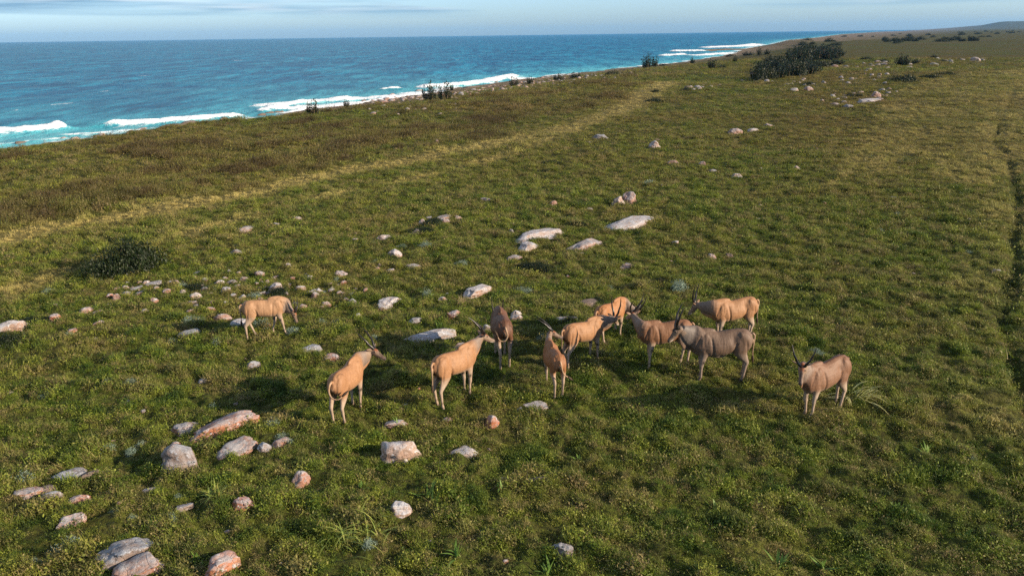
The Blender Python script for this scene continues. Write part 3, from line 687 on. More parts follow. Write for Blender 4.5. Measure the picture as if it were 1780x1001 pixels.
def tuft(kind):
    b = LB()
    if kind == 0:      # fine grass
        for i in range(34): b.strip((R_.gauss(0, .045), R_.gauss(0, .045), -.02), rdir(35, 85), None, R_.uniform(.07, .15), R_.uniform(.006, .011), R_.uniform(.3, 1.3), 2)
    elif kind == 1:    # leafy herb mat
        for i in range(46):
            c = np.array([R_.gauss(0, .06), R_.gauss(0, .06), abs(R_.gauss(0, .035)) + .01]); d = rdir(10, 70)
            b.leaf(c, rdir(30, 90), d, R_.uniform(.025, .05), R_.uniform(.014, .026))
    elif kind == 2:    # bent matted grass
        for i in range(30): b.strip((R_.gauss(0, .05), R_.gauss(0, .05), 0), rdir(15, 60), None, R_.uniform(.10, .20), R_.uniform(.006, .010), R_.uniform(.6, 1.8), 2)
    elif kind == 3:    # hummock of both
        for i in range(26): b.strip((R_.gauss(0, .06), R_.gauss(0, .06), 0), rdir(40, 90), None, R_.uniform(.08, .19), R_.uniform(.007, .012), R_.uniform(.2, 1), 2)
        for i in range(26):
            c = np.array([R_.gauss(0, .07), R_.gauss(0, .07), abs(R_.gauss(0, .05)) + .02]); b.leaf(c, rdir(20, 90), rdir(0, 60), R_.uniform(.025, .045), R_.uniform(.014, .024))
    else:              # woody heath clump
        for i in range(70):
            c = np.array([R_.gauss(0, .10), R_.gauss(0, .10), abs(R_.gauss(0, .08)) + .02]); b.leaf(c, rdir(-20, 90), rdir(10, 80), R_.uniform(.03, .06), R_.uniform(.012, .022))
        for i in range(14): b.strip((R_.gauss(0, .08), R_.gauss(0, .08), 0), rdir(50, 90), None, R_.uniform(.15, .3), .008, .3, 2)
    return b
coll = bpy.data.collections.new('tufts')
for k in range(5):
    o = tuft(k).build('tuft_%d' % k, 'grass', link=False); coll.objects.link(o)
def scatter(name, pts, z, scl, rnd, pick, dry, hea, label, cat, collection):
    n = len(pts); me = bpy.data.meshes.new(name); me.vertices.add(n)
    me.vertices.foreach_set('co', np.column_stack([pts, z]).astype(np.float32).ravel())
    def at(nm, ty, v, key='value'):
        a = me.attributes.new(nm, ty, 'POINT'); a.data.foreach_set(key, v)
    rot = np.stack([rng.normal(0, .18, n), rng.normal(0, .18, n), rng.uniform(0, 6.283, n)], 1).astype(np.float32)
    at('rot', 'FLOAT_VECTOR', rot.ravel(), 'vector'); at('scl', 'FLOAT_VECTOR', np.asarray(scl, np.float32).ravel(), 'vector'); at('pick', 'INT', pick.astype(np.int32))
    at('rnd', 'FLOAT', rnd.astype(np.float32)); at('dry', 'FLOAT', dry.astype(np.float32)); at('heath', 'FLOAT', hea.astype(np.float32))
    o = bpy.data.objects.new(name, me); S.collection.objects.link(o)
    ng = bpy.data.node_groups.new(name, 'GeometryNodeTree'); ng.interface.new_socket('Geometry', in_out='INPUT', socket_type='NodeSocketGeometry'); ng.interface.new_socket('Geometry', in_out='OUTPUT', socket_type='NodeSocketGeometry')
    nn = ng.nodes; l = ng.links; gi = nn.new('NodeGroupInput'); go = nn.new('NodeGroupOutput'); ip = nn.new('GeometryNodeInstanceOnPoints'); ci = nn.new('GeometryNodeCollectionInfo')
    ci.inputs['Collection'].default_value = collection; ci.inputs['Separate Children'].default_value = True; ci.inputs['Reset Children'].default_value = True
    def na(nm, ty):
        q = nn.new('GeometryNodeInputNamedAttribute'); q.data_type = ty; q.inputs['Name'].default_value = nm; return q.outputs[0]
    l.new(gi.outputs[0], ip.inputs['Points']); l.new(ci.outputs[0], ip.inputs['Instance']); ip.inputs['Pick Instance'].default_value = True
    l.new(na('pick', 'INT'), ip.inputs['Instance Index'])
    e2r = nn.new('FunctionNodeEulerToRotation'); l.new(na('rot', 'FLOAT_VECTOR'), e2r.inputs[0]); l.new(e2r.outputs[0], ip.inputs['Rotation']); l.new(na('scl', 'FLOAT_VECTOR'), ip.inputs['Scale'])
    l.new(ip.outputs[0], go.inputs[0])
    md = o.modifiers.new('scatter', 'NODES'); md.node_group = ng
    return tag(o, label, cat, kind='stuff')
def in_rocks(x, y, k=.74):
    m = np.zeros(len(x), bool)
    for (fx, fy, rx, ry, an) in FOOT:
        if rx < .12: continue
        c, s = math.cos(an), math.sin(an); dx, dy = x - fx, y - fy
        m |= ((dx * c + dy * s) / rx) ** 2 + ((-dx * s + dy * c) / ry) ** 2 < k * k
    return m
P_ = []; SC = []
for r0, r1, dens, sc0 in ((9, 23, 190, .95), (23, 36, 105, 1.1), (36, 58, 44, 1.5), (58, 95, 16, 2.2), (95, 160, 5.5, 3.2), (160, 280, 1.2, 5.0)):
    aw = rad(42); n = int(dens * aw * (r1 * r1 - r0 * r0))
    rr = np.sqrt(rng.uniform(r0 * r0, r1 * r1, n)); aa = rng.uniform(-aw, aw, n)
    P_.append(np.stack([rr * np.sin(aa), rr * np.cos(aa)], 1)); SC.append(np.full(n, sc0))
P_ = np.concatenate(P_); SC = np.concatenate(SC)
px_, py_ = P_[:, 0], P_[:, 1]
clump = fbm(px_, py_, .8, 2, 201); big = fbm(px_, py_, 3.5, 3, 203)
dry, stone, hea = masks(px_, py_)
xs, xr = coast(px_, py_); tt = (px_ - xs) / (xr - xs)
thin = rng.uniform(0, 1, len(px_)); keep = (tt > .2) & (thin > stone * 1.05) & (thin > -clump * 1.5 - .30) & ~in_rocks(px_, py_) & (thin > dry * .25)
dw = dpoly(px_, py_, WD); keep &= (dw > .26) | (thin > .75)
P_, SC, clump, big, dry, hea, stone = [q[keep] for q in (P_, SC, clump, big, dry, hea, stone)]
px_, py_ = P_.T; n = len(P_); rr = np.hypot(px_, py_)
zz = zland(px_, py_)
s1 = SC * (.62 + .95 * np.clip(clump + .25, 0, 1)) * rng.uniform(.65, 1.35, n) * (1 - .35 * dry)
vert = np.where(hea > .35, 1.25, 1.) * (1 - .58 * sst(rr, 28, 85))
scl = np.stack([s1, s1, s1 * vert], 1)
rnd = np.clip(.5 + .55 * fbm(px_, py_, 1.3, 3, 211) + .30 * fbm(px_, py_, .35, 1, 213) + rng.normal(0, .16, n), 0, 1)
pick = rng.choice(4, n, p=[.28, .30, .2, .22]); pick = np.where(rng.uniform(0, 1, n) < hea * 1.1, 4, pick); pick = np.where((dry > .4) & (pick == 1), 0, pick)
scatter('grass', P_, zz - .01, scl, rnd, pick, np.clip(dry * rng.uniform(.5, 1.2, n), 0, 1), np.clip(hea * rng.uniform(.6, 1.2, n), 0, 1), 'short coastal turf of green and straw-coloured grass and herbs over the pasture', 'grass', coll)
# ------------------------------------------------------------------ plants
def at_px(px, py): x, y, z, t = ground(px, py); return (x, y, z - .02), (np.array([x, y, z - H]) @ F) / FPX
def spiky_shrub(name, seed):
    """a clump of upright woody stems, each carrying rosettes of stiff pointed leaves; unit height 1"""
    global R_
    R_ = random.Random(seed); lv = LB(); st = LB(); n = R_.randint(34, 40)
    for i in range(n):
        a = R_.uniform(0, 6.28); rr = math.sqrt(R_.random()) * .62; b = np.array([math.cos(a) * rr * .8, math.sin(a) * rr * .8, 0]); h = R_.uniform(.35, 1.15) * (1.1 - rr * .65)
        tip = np.array([math.cos(a) * rr * 1.15, math.sin(a) * rr * 1.15, h])
        for k in range(3):
            st.strip(b, tip - b, None, np.linalg.norm(tip - b), .05, 0, 2); b = b + np.array([.01, .012, 0])
        for tier in range(4):
            c = b + (tip - b) * (1 - .26 * tier)
            for q in range(15):
                lv.strip(c, rdir(-10, 70) if tier == 0 else rdir(-30, 40), 1, R_.uniform(.13, .24), R_.uniform(.045, .07), R_.uniform(.1, .9), 3)
    root = empty(name, (0, 0, 0)); lv.build('foliage', 'aloe_leaf', root); st.build('stem', 'stem', root); return root
def round_bush(name, seed, n=2600, ls=.075, m='dark_leaf', lump=.28):
    global R_
    R_ = random.Random(seed); r = np.random.default_rng(seed); lv = LB(); st = LB()
    cl = [(np.array([r.normal() * .42, r.normal() * .32, 0]), r.uniform(.3, .6)) for k in range(14)]
    for i in range(n):
        c, rad_ = cl[r.integers(len(cl))]; d = r.normal(size=3); d[2] = abs(d[2]) * .9; d /= np.linalg.norm(d); q = c + d * rad_ * r.uniform(.55, 1.04) * np.array([1, 1, 1.25 - .8 * np.linalg.norm(c)])
        nn_ = d + r.normal(size=3) * .7; lv.leaf(q, nn_, r.normal(size=3) + np.array([0, 0, .5]), ls * r.uniform(.6, 1.4), ls * r.uniform(.35, .7))
    for i in range(16): st.strip((0, 0, 0), rdir(15, 80), None, .45, .03, 0, 2)
    root = empty(name, (0, 0, 0)); lv.build('foliage', m, root); st.build('stem', 'stem', root); return root
def clone(src, loc, s, rz, **k):
    r = src.copy(); S.collection.objects.link(r)
    for ch in src.children:
        c = ch.copy(); S.collection.objects.link(c); c.parent = r
    r.location = loc; r.scale = s; r.rotation_euler = (0, 0, rz)
    for kk in ('label', 'category', 'group'):
        if kk in k: r[kk] = k[kk]
    return r
USED = {}
def place(src, px, py, wpx, hpx, label, cat, group=None):
    """base at the pixel; width and height in pixels of the photograph"""
    loc, mp_ = at_px(px, py); w = wpx * mp_; h = hpx * mp_
    sx = w / src['w0']; rz = R2_.uniform(0, 6.28)
    o = src if src.name not in USED else clone(src, loc, (1, 1, 1), 0)
    USED[src.name] = 1
    if group and 'rim' in group: h *= 1.25
    o.location = loc; o.scale = (sx, sx, h / src['h0']); o.rotation_euler = (0, 0, rz)
    o['label'] = label; o['category'] = cat
    if group: o['group'] = group
    elif 'group' in o: del o['group']
    for q in ('w0', 'h0'):
        if o is not src and q in o: del o[q]
    return o
R2_ = random.Random(11)
def protos(fn, n, w0, h0, *a, **k):
    L = []
    for i in range(n):
        o = fn(*a[:1], 300 + i * 7, *a[1:], **k); o['w0'] = w0; o['h0'] = h0; L.append(o)
    return L
SPK = protos(spiky_shrub, 3, 1.6, 1.22, 'spiky_shrub')
RB = protos(round_bush, 3, 1.7, .62, 'low_bush')
g2 = 'spiky shrubs along the shore rim'
place(SPK[0], 545, 199, 27, 23, 'small spiky shrub with brownish stems, first on the rim from the left', 'shrub', g2)
place(SPK[1], 602, 187, 14, 12, 'tiniest spiky shrub on the rim right of the first one', 'shrub', g2)
place(SPK[2], 748, 175, 32, 30, 'left half of the biggest spiky shrub on the shore rim', 'shrub', g2)
place(SPK[0], 774, 174, 30, 27, 'right half of the biggest spiky shrub on the shore rim', 'shrub', g2)
place(SPK[1], 785, 158, 9, 11, 'little tuft-headed shrub at the shoulder of the biggest spiky shrub', 'shrub', g2)
place(SPK[1], 893, 151, 20, 16, 'left one of two small dark shrubs above the rubble band', 'shrub', g2)
place(SPK[2], 920, 147, 19, 12, 'right one of two small dark shrubs above the rubble band', 'shrub', g2)
place(SPK[0], 970, 140, 22, 10, 'flat dark shrub at the left of the rubble band end', 'shrub', g2)
place(SPK[1], 1000, 137, 24, 9, 'flat dark shrub at the right of the rubble band end', 'shrub', g2)
place(RB[0], 1065, 131, 32, 10, 'wide low dark bush on the rim left of the twin shrub', 'bush')
place(SPK[2], 1124, 118, 26, 20, 'tall left shrub of the dark twins against the sea', 'shrub', g2)
place(SPK[0], 1139, 116, 15, 14, 'small right shrub of the dark twins against the sea', 'shrub', g2)
place(RB[1], 1152, 115, 16, 5, 'low bush at the right foot of the dark twins', 'bush')
place(SPK[1], 1204, 110, 11, 9, 'tiny dark shrub at the edge of the bay', 'shrub', g2)
place(SPK[2], 1238, 120, 24, 15, 'dark shrub on the turf behind the bay', 'shrub', g2)
place(RB[2], 1255, 118, 20, 6, 'low dark bush right of the shrub behind the bay', 'bush')
place(SPK[0], 1278, 108, 10, 9, 'single small shrub between the bay and the thicket', 'shrub', g2)
place(RB[0], 1268, 99, 16, 6, 'low bush at the foot of the rock spit', 'bush')
place(SPK[1], 1300, 97, 22, 6, 'flat shrub right of the rock spit', 'shrub', g2)
place(SPK[2], 1320, 96, 12, 12, 'upright shrub on the tan rise before the thicket', 'shrub', g2)
place(SPK[0], 1334, 95, 14, 8, 'low shrub on the tan rise before the thicket', 'shrub', g2)
g3 = 'shrubs of the dark thicket'
TH_EXTRA = 1
lab3 = 'spiky dark green shrub inside the big thicket on the right'
TH = [(1316, 136, 30, 30), (1332, 138, 30, 32), (1350, 137, 30, 30), (1368, 134, 30, 30), (1386, 132, 30, 32), (1402, 130, 30, 28), (1415, 126, 26, 22), (1352, 116, 28, 28), (1368, 112, 30, 30), (1386, 110, 30, 34), (1400, 108, 30, 32), (1418, 106, 30, 30), (1434, 105, 30, 30), (1450, 103, 26, 26), (1378, 98, 26, 20), (1395, 95, 28, 22), (1412, 94, 28, 20), (1428, 92, 28, 18), (1446, 92, 26, 18), (1430, 116, 26, 18), (1446, 114, 22, 16), (1460, 112, 20, 12), (1324, 122, 28, 22), (1342, 126, 28, 26), (1360, 126, 28, 26), (1378, 122, 28, 26), (1396, 120, 28, 26), (1414, 116, 26, 22), (1440, 96, 26, 20), (1424, 98, 28, 24), (1406, 100, 28, 26), (1390, 103, 28, 28), (1458, 98, 22, 18), (1340, 108, 24, 14)]
for i, (a, b_, c, d) in enumerate(TH):
    if i in (0, 13): place(SPK[i % 3], a, b_, c, d, ['leftmost shrub of the big dark thicket, its leaf rosettes touching the turf', '', ][0] if i == 0 else 'rightmost tall shrub of the big dark thicket', 'shrub', g3)
    elif i % 3 == 1: place(RB[i % 2], a, b_ + 1, c * 1.2, d * .95, 'dark leafy bush growing into the big thicket on the right', 'bush', g3)
    else: place(SPK[i % 3], a, b_, c * 1.2, d * .86, lab3, 'shrub', g3)
place(SPK[1], 1567, 114, 32, 21, 'lone palm-like shrub right of the thicket', 'shrub')
place(SPK[2], 1590, 111, 20, 8, 'low shrub at the right foot of the lone palm-like shrub', 'shrub')
place(RB[1], 1572, 141, 46, 17, 'dark green mound bush in front of the lone palm-like shrub', 'bush')
place(RB[2], 1618, 136, 38, 9, 'left part of the long dark bush on the brown ridge', 'bush')
place(RB[0], 1645, 131, 36, 8, 'right part of the long dark bush on the brown ridge', 'bush')
for i, (a, b_, c, d, lb) in enumerate([(1505, 104, 30, 6, 'low dark bush behind the stones right of the thicket'), (1535, 108, 26, 6, 'flat bush between the thicket and the lone palm-like shrub'), (1405, 148, 30, 7, 'dark bush among stones below the thicket'), (1478, 168, 22, 9, 'left dark bush in the stony patch of the right pasture'), (1494, 168, 16, 8, 'right dark bush in the stony patch of the right pasture'), (1623, 101, 14, 7, 'small bush right of the lone palm-like shrub'), (1135, 178, 42, 9, 'dark cushion bush at the far end of the sandy track'), (1178, 190, 18, 3, 'thin dark bush right of the cushion bush'), (1193, 158, 20, 5, 'small dark bush in the outcrop by the track'), (1139, 160, 22, 5, 'small dark bush left of the outcrop by the track'), (1330, 112, 20, 7, 'low bush at the left foot of the thicket'),
    (1558, 76, 14, 5, 'far low bush behind the right pasture, first'), (1640, 107, 16, 4, 'flat dark bush beside the white block on the skyline pasture')]):
    place(RB[i % 3], a, b_, c, d, lb, 'bush')
g4 = 'far bushes of the hazy plain'
for i in range(46):
    px = R2_.uniform(1390, 1775); py = np.interp(px, [1390, 1480, 1780], [88, 74, 66]) + R2_.uniform(-16, 4) * .8
    py = max(py, np.interp(px, [1390, 1530, 1780], [72, 58.5, 53]))
    s_ = R2_.uniform(.5, 1.3) * (.3 + (py - 50) / 24); place(RB[i % 3], px, py, 13 * s_, 5.5 * s_, 'small dark bush far off on the hazy plain', 'bush', g4)
for i in range(14):
    px = R2_.uniform(1550, 1700); place(SPK[i % 3], px, np.interp(px, [1550, 1700], [74, 70]) + R2_.uniform(-2, 2), R2_.uniform(9, 18), R2_.uniform(4, 9), 'dark shrub in the far hedge-like row on the right skyline', 'shrub', 'shrubs of the far row')
# near bushes
NB = round_bush('dark_bush', 77, 14000, .05); NB['w0'] = 1.75; NB['h0'] = .62
place(NB, 215, 471, 108, 74, 'dense dark green bush standing alone in the left pasture', 'bush')
g5 = 'dark leafy bushes in the turf'
for a, b_, c, d, lb in [(935, 470, 70, 18, 'mossy green mound below the largest pale slab'), (1002, 392, 30, 9, 'brown scrubby mound above the smooth pink dome'), (340, 505, 56, 22, 'dark green scrub in the stone heap left of the grazing eland'), (60, 562, 60, 20, 'dark green bush behind the white boulder at the left edge'), (20, 602, 60, 34, 'leafy bush in front of the white boulder at the left edge'), (958, 284, 30, 9, 'dark tuft mound in the upper pasture'), (490, 512, 44, 16, 'brown twiggy bush right of the tall dome'), (748, 392, 44, 13, 'dark green turf mound carrying stones in the mid pasture'), (985, 560, 40, 20, 'leafy green bush beside the long flat pale stone'), (1145, 490, 24, 9, 'small dark scrub in the open turf above the herd'), (1040, 522, 26, 9, 'brown scrub against the purplish slab'), (730, 405, 40, 8, 'brown mat of scrub behind the pink lump'), (1310, 332, 30, 6, 'flat dark scrub in the upper right turf')]:
    place(NB, a, b_, c, d, lb, 'bush', g5)
# silvery herbs
def herb(name, seed): return round_bush(name, seed, 1100, .085, 'silver_leaf')
HB = protos(herb, 3, 1.75, .62, 'silver_herb')
HP_ = [(45, 836, 44, 18), (120, 955, 56, 24), (125, 938, 20, 14), (370, 708, 24, 11), (80, 690, 22, 10), (190, 668, 24, 9), (228, 668, 24, 9), (475, 738, 28, 12), (505, 775, 22, 18), (490, 762, 34, 12), (190, 780, 26, 12), (228, 785, 26, 12), (245, 770, 24, 10), (330, 560, 28, 10), (120, 583, 20, 8), (300, 593, 24, 9), (455, 565, 34, 16), (508, 577, 34, 12), (560, 564, 18, 10), (585, 560, 18, 8), (378, 600, 20, 11), (85, 510, 20, 8), (445, 515, 24, 12), (318, 498, 22, 9), (742, 514, 22, 12), (912, 507, 30, 11), (1180, 506, 34, 18), (940, 585, 28, 10), (805, 460, 20, 8), (740, 428, 26, 8), (700, 428, 16, 6), (1130, 320, 20, 8), (1060, 500, 16, 6), (300, 905, 24, 10), (200, 890, 20, 9), (230, 900, 20, 9), (640, 955, 30, 14), (1418, 612, 24, 8), (1530, 400, 16, 5), (1560, 372, 16, 5), (1685, 440, 12, 7), (1690, 800, 16, 8), (60, 975, 18, 10), (75, 978, 10, 8), (650, 590, 20, 8), (585, 488, 20, 7), (480, 590, 18, 7), (310, 865, 18, 10), (655, 455, 18, 6)]
for i, (a, b_, c, d) in enumerate(HP_):
    d = d * 1.25
    lb = {0: 'silvery herb cushion at the left end of the dark ledge', 1: 'largest silvery herb cushion, near the bottom left corner', 16: 'silvery herb under the belly of the grazing eland', 17: 'silvery herb right under the nose of the grazing eland', 26: 'silvery herb above the eland group on the right'}.get(i, 'low silvery grey-green herb cushion in the grass')
    place(HB[i % 3], a, b_, c, d, lb, 'herb', 'silvery herb cushions')
# strap-leaved plants and tufts
def straps(name, loc, n, L, w, m, el=(15, 80), bend=(1.2, 2.4), spread=.1, seed=1, flat=None, **k):
    global R_
    R_ = random.Random(seed); lv = LB()
    for i in range(n):
        b = (R_.gauss(0, spread), R_.gauss(0, spread), 0); lv.strip(b, rdir(*el, az=None if flat is None else R_.gauss(*flat)), 1 if w > .02 else None, L * R_.uniform(.5, 1.1), w * R_.uniform(.7, 1.2), R_.uniform(*bend), 5)
    o = lv.build(name, m); o.location = loc; return tag(o, **k)
straps('strap_leaved_plant', at_px(374, 866)[0], 60, .46, .040, 'strap_leaf', (20, 85), (.8, 2.0), .05, 1, label='yellow-green strap-leaved rosette between the lower left rocks', cat='plant')
straps('strap_leaved_plant', at_px(630, 925)[0], 150, .66, .034, 'strap_leaf', (15, 75), (1.2, 2.6), .22, 2, label='large sprawling green strap-leaved tussock at the lower centre left', cat='plant')
straps('strap_leaved_plant', at_px(580, 935)[0], 40, .55, .032, 'strap_leaf', (10, 55), (1.0, 2.2), .12, 3, label='smaller strap-leaved clump at the left of the large tussock', cat='plant')
straps('pale_strap_plant', at_px(1490, 694)[0], 34, .95, .050, 'pale_leaf', (35, 75), (1.2, 2.2), .12, 4, label='pale drooping strap-leaved plant behind the hind legs of the facing eland', cat='plant', flat=(-.5, .9))
straps('pale_strap_plant', at_px(1435, 690)[0], 10, .6, .04, 'pale_leaf', (15, 45), (.6, 1.4), .1, 5, label='few pale leaf straps lying under the belly of the facing eland', cat='plant')
straps('straw_tuft', at_px(803, 529)[0], 90, .42, .010, 'straw', (40, 88), (.3, 1.2), .08, 6, label='bleached straw tuft at the left of the slanted white and pink rock', cat='grass tuft')
for i, (a, b_, L) in enumerate([(742, 862, .26), (755, 872, .2), (795, 970, .26), (630, 845, .1), (340, 975, .15), (1005, 800, .15), (1430, 985, .2), (1355, 978, .22), (1610, 790, .2), (1240, 880, .13), (765, 570, .18), (300, 640, .14), (350, 985, .12), (950, 995, .24), (1680, 930, .2), (1560, 880, .16), (690, 740, .12), (485, 690, .16), (870, 850, .12)]):
    straps('broad_leaved_plant', at_px(a, b_)[0], 7 + i % 4, L * 1.7, .07, 'fresh_leaf', (35, 80), (.4, 1.2), .03, 20 + i, label='bright green broad-leaved seedling in the turf' if i > 1 else ['bright green broad-leaved plant upper right of the smooth pale dome', 'bright green broad-leaved plant just below its twin by the smooth pale dome'][i], cat='plant', group='bright broad-leaved plants')
# ------------------------------------------------------------------ eland
def loft(C, Ra, Rb, n=18, up=(0, 0, 1), egg=0.):
    """closed tube: centres C, lateral radii Ra, radii Rb in the plane of up"""
    C = np.array(C, float); k = len(C); T = np.gradient(C, axis=0); T /= np.linalg.norm(T, axis=1)[:, None] + 1e-9
    V = []; th = np.arange(n) / n * 2 * math.pi
    for i in range(k):
        u = np.array(up, float); s = np.cross(u, T[i]); s /= np.linalg.norm(s) + 1e-9; b = np.cross(T[i], s)
        V.append(C[i] + np.outer(np.sin(th) * (1 - egg * np.cos(th)), s) * Ra[i] + np.outer(np.cos(th), b) * Rb[i])
    V = np.concatenate(V + [C[:1], C[-1:]]); Fc = []
    for i in range(k - 1):
        for j in range(n): Fc.append((i * n + j, i * n + (j + 1) % n, (i + 1) * n + (j + 1) % n, (i + 1) * n + j))
    for j in range(n):
        Fc.append((k * n, (j + 1) % n, j)); Fc.append((k * n + 1, (k - 1) * n + j, (k - 1) * n + (j + 1) % n))
    return V, Fc
def smooth_path(P, R, m=5):
    """Catmull-Rom through points and radii"""
    P = np.array(P, float); R = np.array(R, float); Q = np.column_stack([P, R]); Q = np.vstack([2 * Q[0] - Q[1], Q, 2 * Q[-1] - Q[-2]]); O = []
    for i in range(1, len(Q) - 2):
        for t in np.arange(m) / m:
            a, b, c, d = Q[i - 1:i + 3]; O.append(.5 * (2 * b + (c - a) * t + (2 * a - 5 * b + 4 * c - d) * t * t + (3 * b - a - 3 * c + d) * t ** 3))
    O.append(Q[-2]); O = np.array(O); return O[:, :3], O[:, 3:]
def ell(c, r, rz=0, ry=0):
    V, Fc = ICO[3]; V = V * np.array(r); a, b = math.cos(ry), math.sin(ry); V = np.stack([V[:, 0] * a + V[:, 2] * b, V[:, 1], -V[:, 0] * b + V[:, 2] * a], 1)
    a, b = math.cos(rz), math.sin(rz); V = np.stack([V[:, 0] * a - V[:, 1] * b, V[:, 0] * b + V[:, 1] * a, V[:, 2]], 1)
    return V + np.array(c), [tuple(f) for f in Fc]
m, nt, b, out = mat('coat'); g = G(nt); M['coat'] = m
vc = g.n('ShaderNodeVertexColor', layer_name='coat').outputs['Color']; tcn = g.n('ShaderNodeTexCoord').outputs['Object']
nf = g.noise(tcn, 14, 5, .7); nl = g.noise(g.scaled(tcn, (1, 1, .35)), 3.2, 3, .5)
cc = g.mix(g.ramp(nf, [(.3, .6), (.6, 0.)]), vc, g.mix(1., vc, (.62, .58, .55), 'MULTIPLY'))
cc = g.mix(g.ramp(nl, [(.40, 0.), (.66, .55)]), cc, g.mix(1., vc, (.72, .64, .58), 'MULTIPLY'))
nt.links.new(cc, b.inputs['Base Color']); b.inputs['Roughness'].default_value = .62; b.inputs['Specular IOR Level'].default_value = .3
b.inputs['Sheen Weight'].default_value = .0
# ribs and muscle folds on the flank, fine hair
rib = g.n('ShaderNodeTexWave', {'Vector': g.scaled(tcn, (1, .2, .30)), 'Scale': 3.2, 'Distortion': 2.2, 'Detail': 2.}).outputs['Fac']
sx = g.n('ShaderNodeSeparateXYZ', {0: tcn}); zone = g.ramp(g.n('ShaderNodeMapRange', {'Value': sx.outputs['X'], 'From Min': -.6, 'From Max': .8}).outputs[0], [(.15, 0.), (.35, 1.), (.55, 1.), (.72, 0.)])
hgt = g.math('ADD', g.math('MULTIPLY', g.math('MULTIPLY', rib, zone), .02), g.math('MULTIPLY', nl, 1.))
bp = g.bump(hgt, .9, .05); nt.links.new(g.bump(g.noise(g.scaled(tcn, (1, 1, 1)), 60, 3, .6), .35, .006, bp), b.inputs['Normal'])
m, nt, b, out = mat('horn_dark'); g = G(nt); b.inputs['Roughness'].default_value = .38; M['horn'] = m; b.inputs['Specular IOR Level'].default_value = .5
nt.links.new(g.ramp(g.noise(g.n('ShaderNodeTexCoord').outputs['Object'], 25, 3), [(.35, (.007, .006, .006)), (.7, (.024, .019, .016))]), b.inputs['Base Color'])
m, nt, b, out = mat('hoof_dark'); b.inputs['Base Color'].default_value = (.035, .028, .022, 1); b.inputs['Roughness'].default_value = .5; M['hoof'] = m
m, nt, b, out = mat('eye_dark'); b.inputs['Base Color'].default_value = (.008, .006, .005, 1); b.inputs['Roughness'].default_value = .08; M['eye'] = m
m, nt, b, out = mat('hair_dark'); g = G(nt); b.inputs['Roughness'].default_value = .75; M['hair'] = m
nt.links.new(g.ramp(g.noise(g.n('ShaderNodeTexCoord').outputs['Object'], 40, 3), [(.35, (.022, .014, .010)), (.7, (.075, .048, .030))]), b.inputs['Base Color'])
def seg_d(P, A, B, ra, rb):
    ab = B - A; t = np.clip((P - A) @ ab / (ab @ ab), 0, 1); return np.linalg.norm(P - A - t[:, None] * ab, axis=1) - (ra + (rb - ra) * t), t
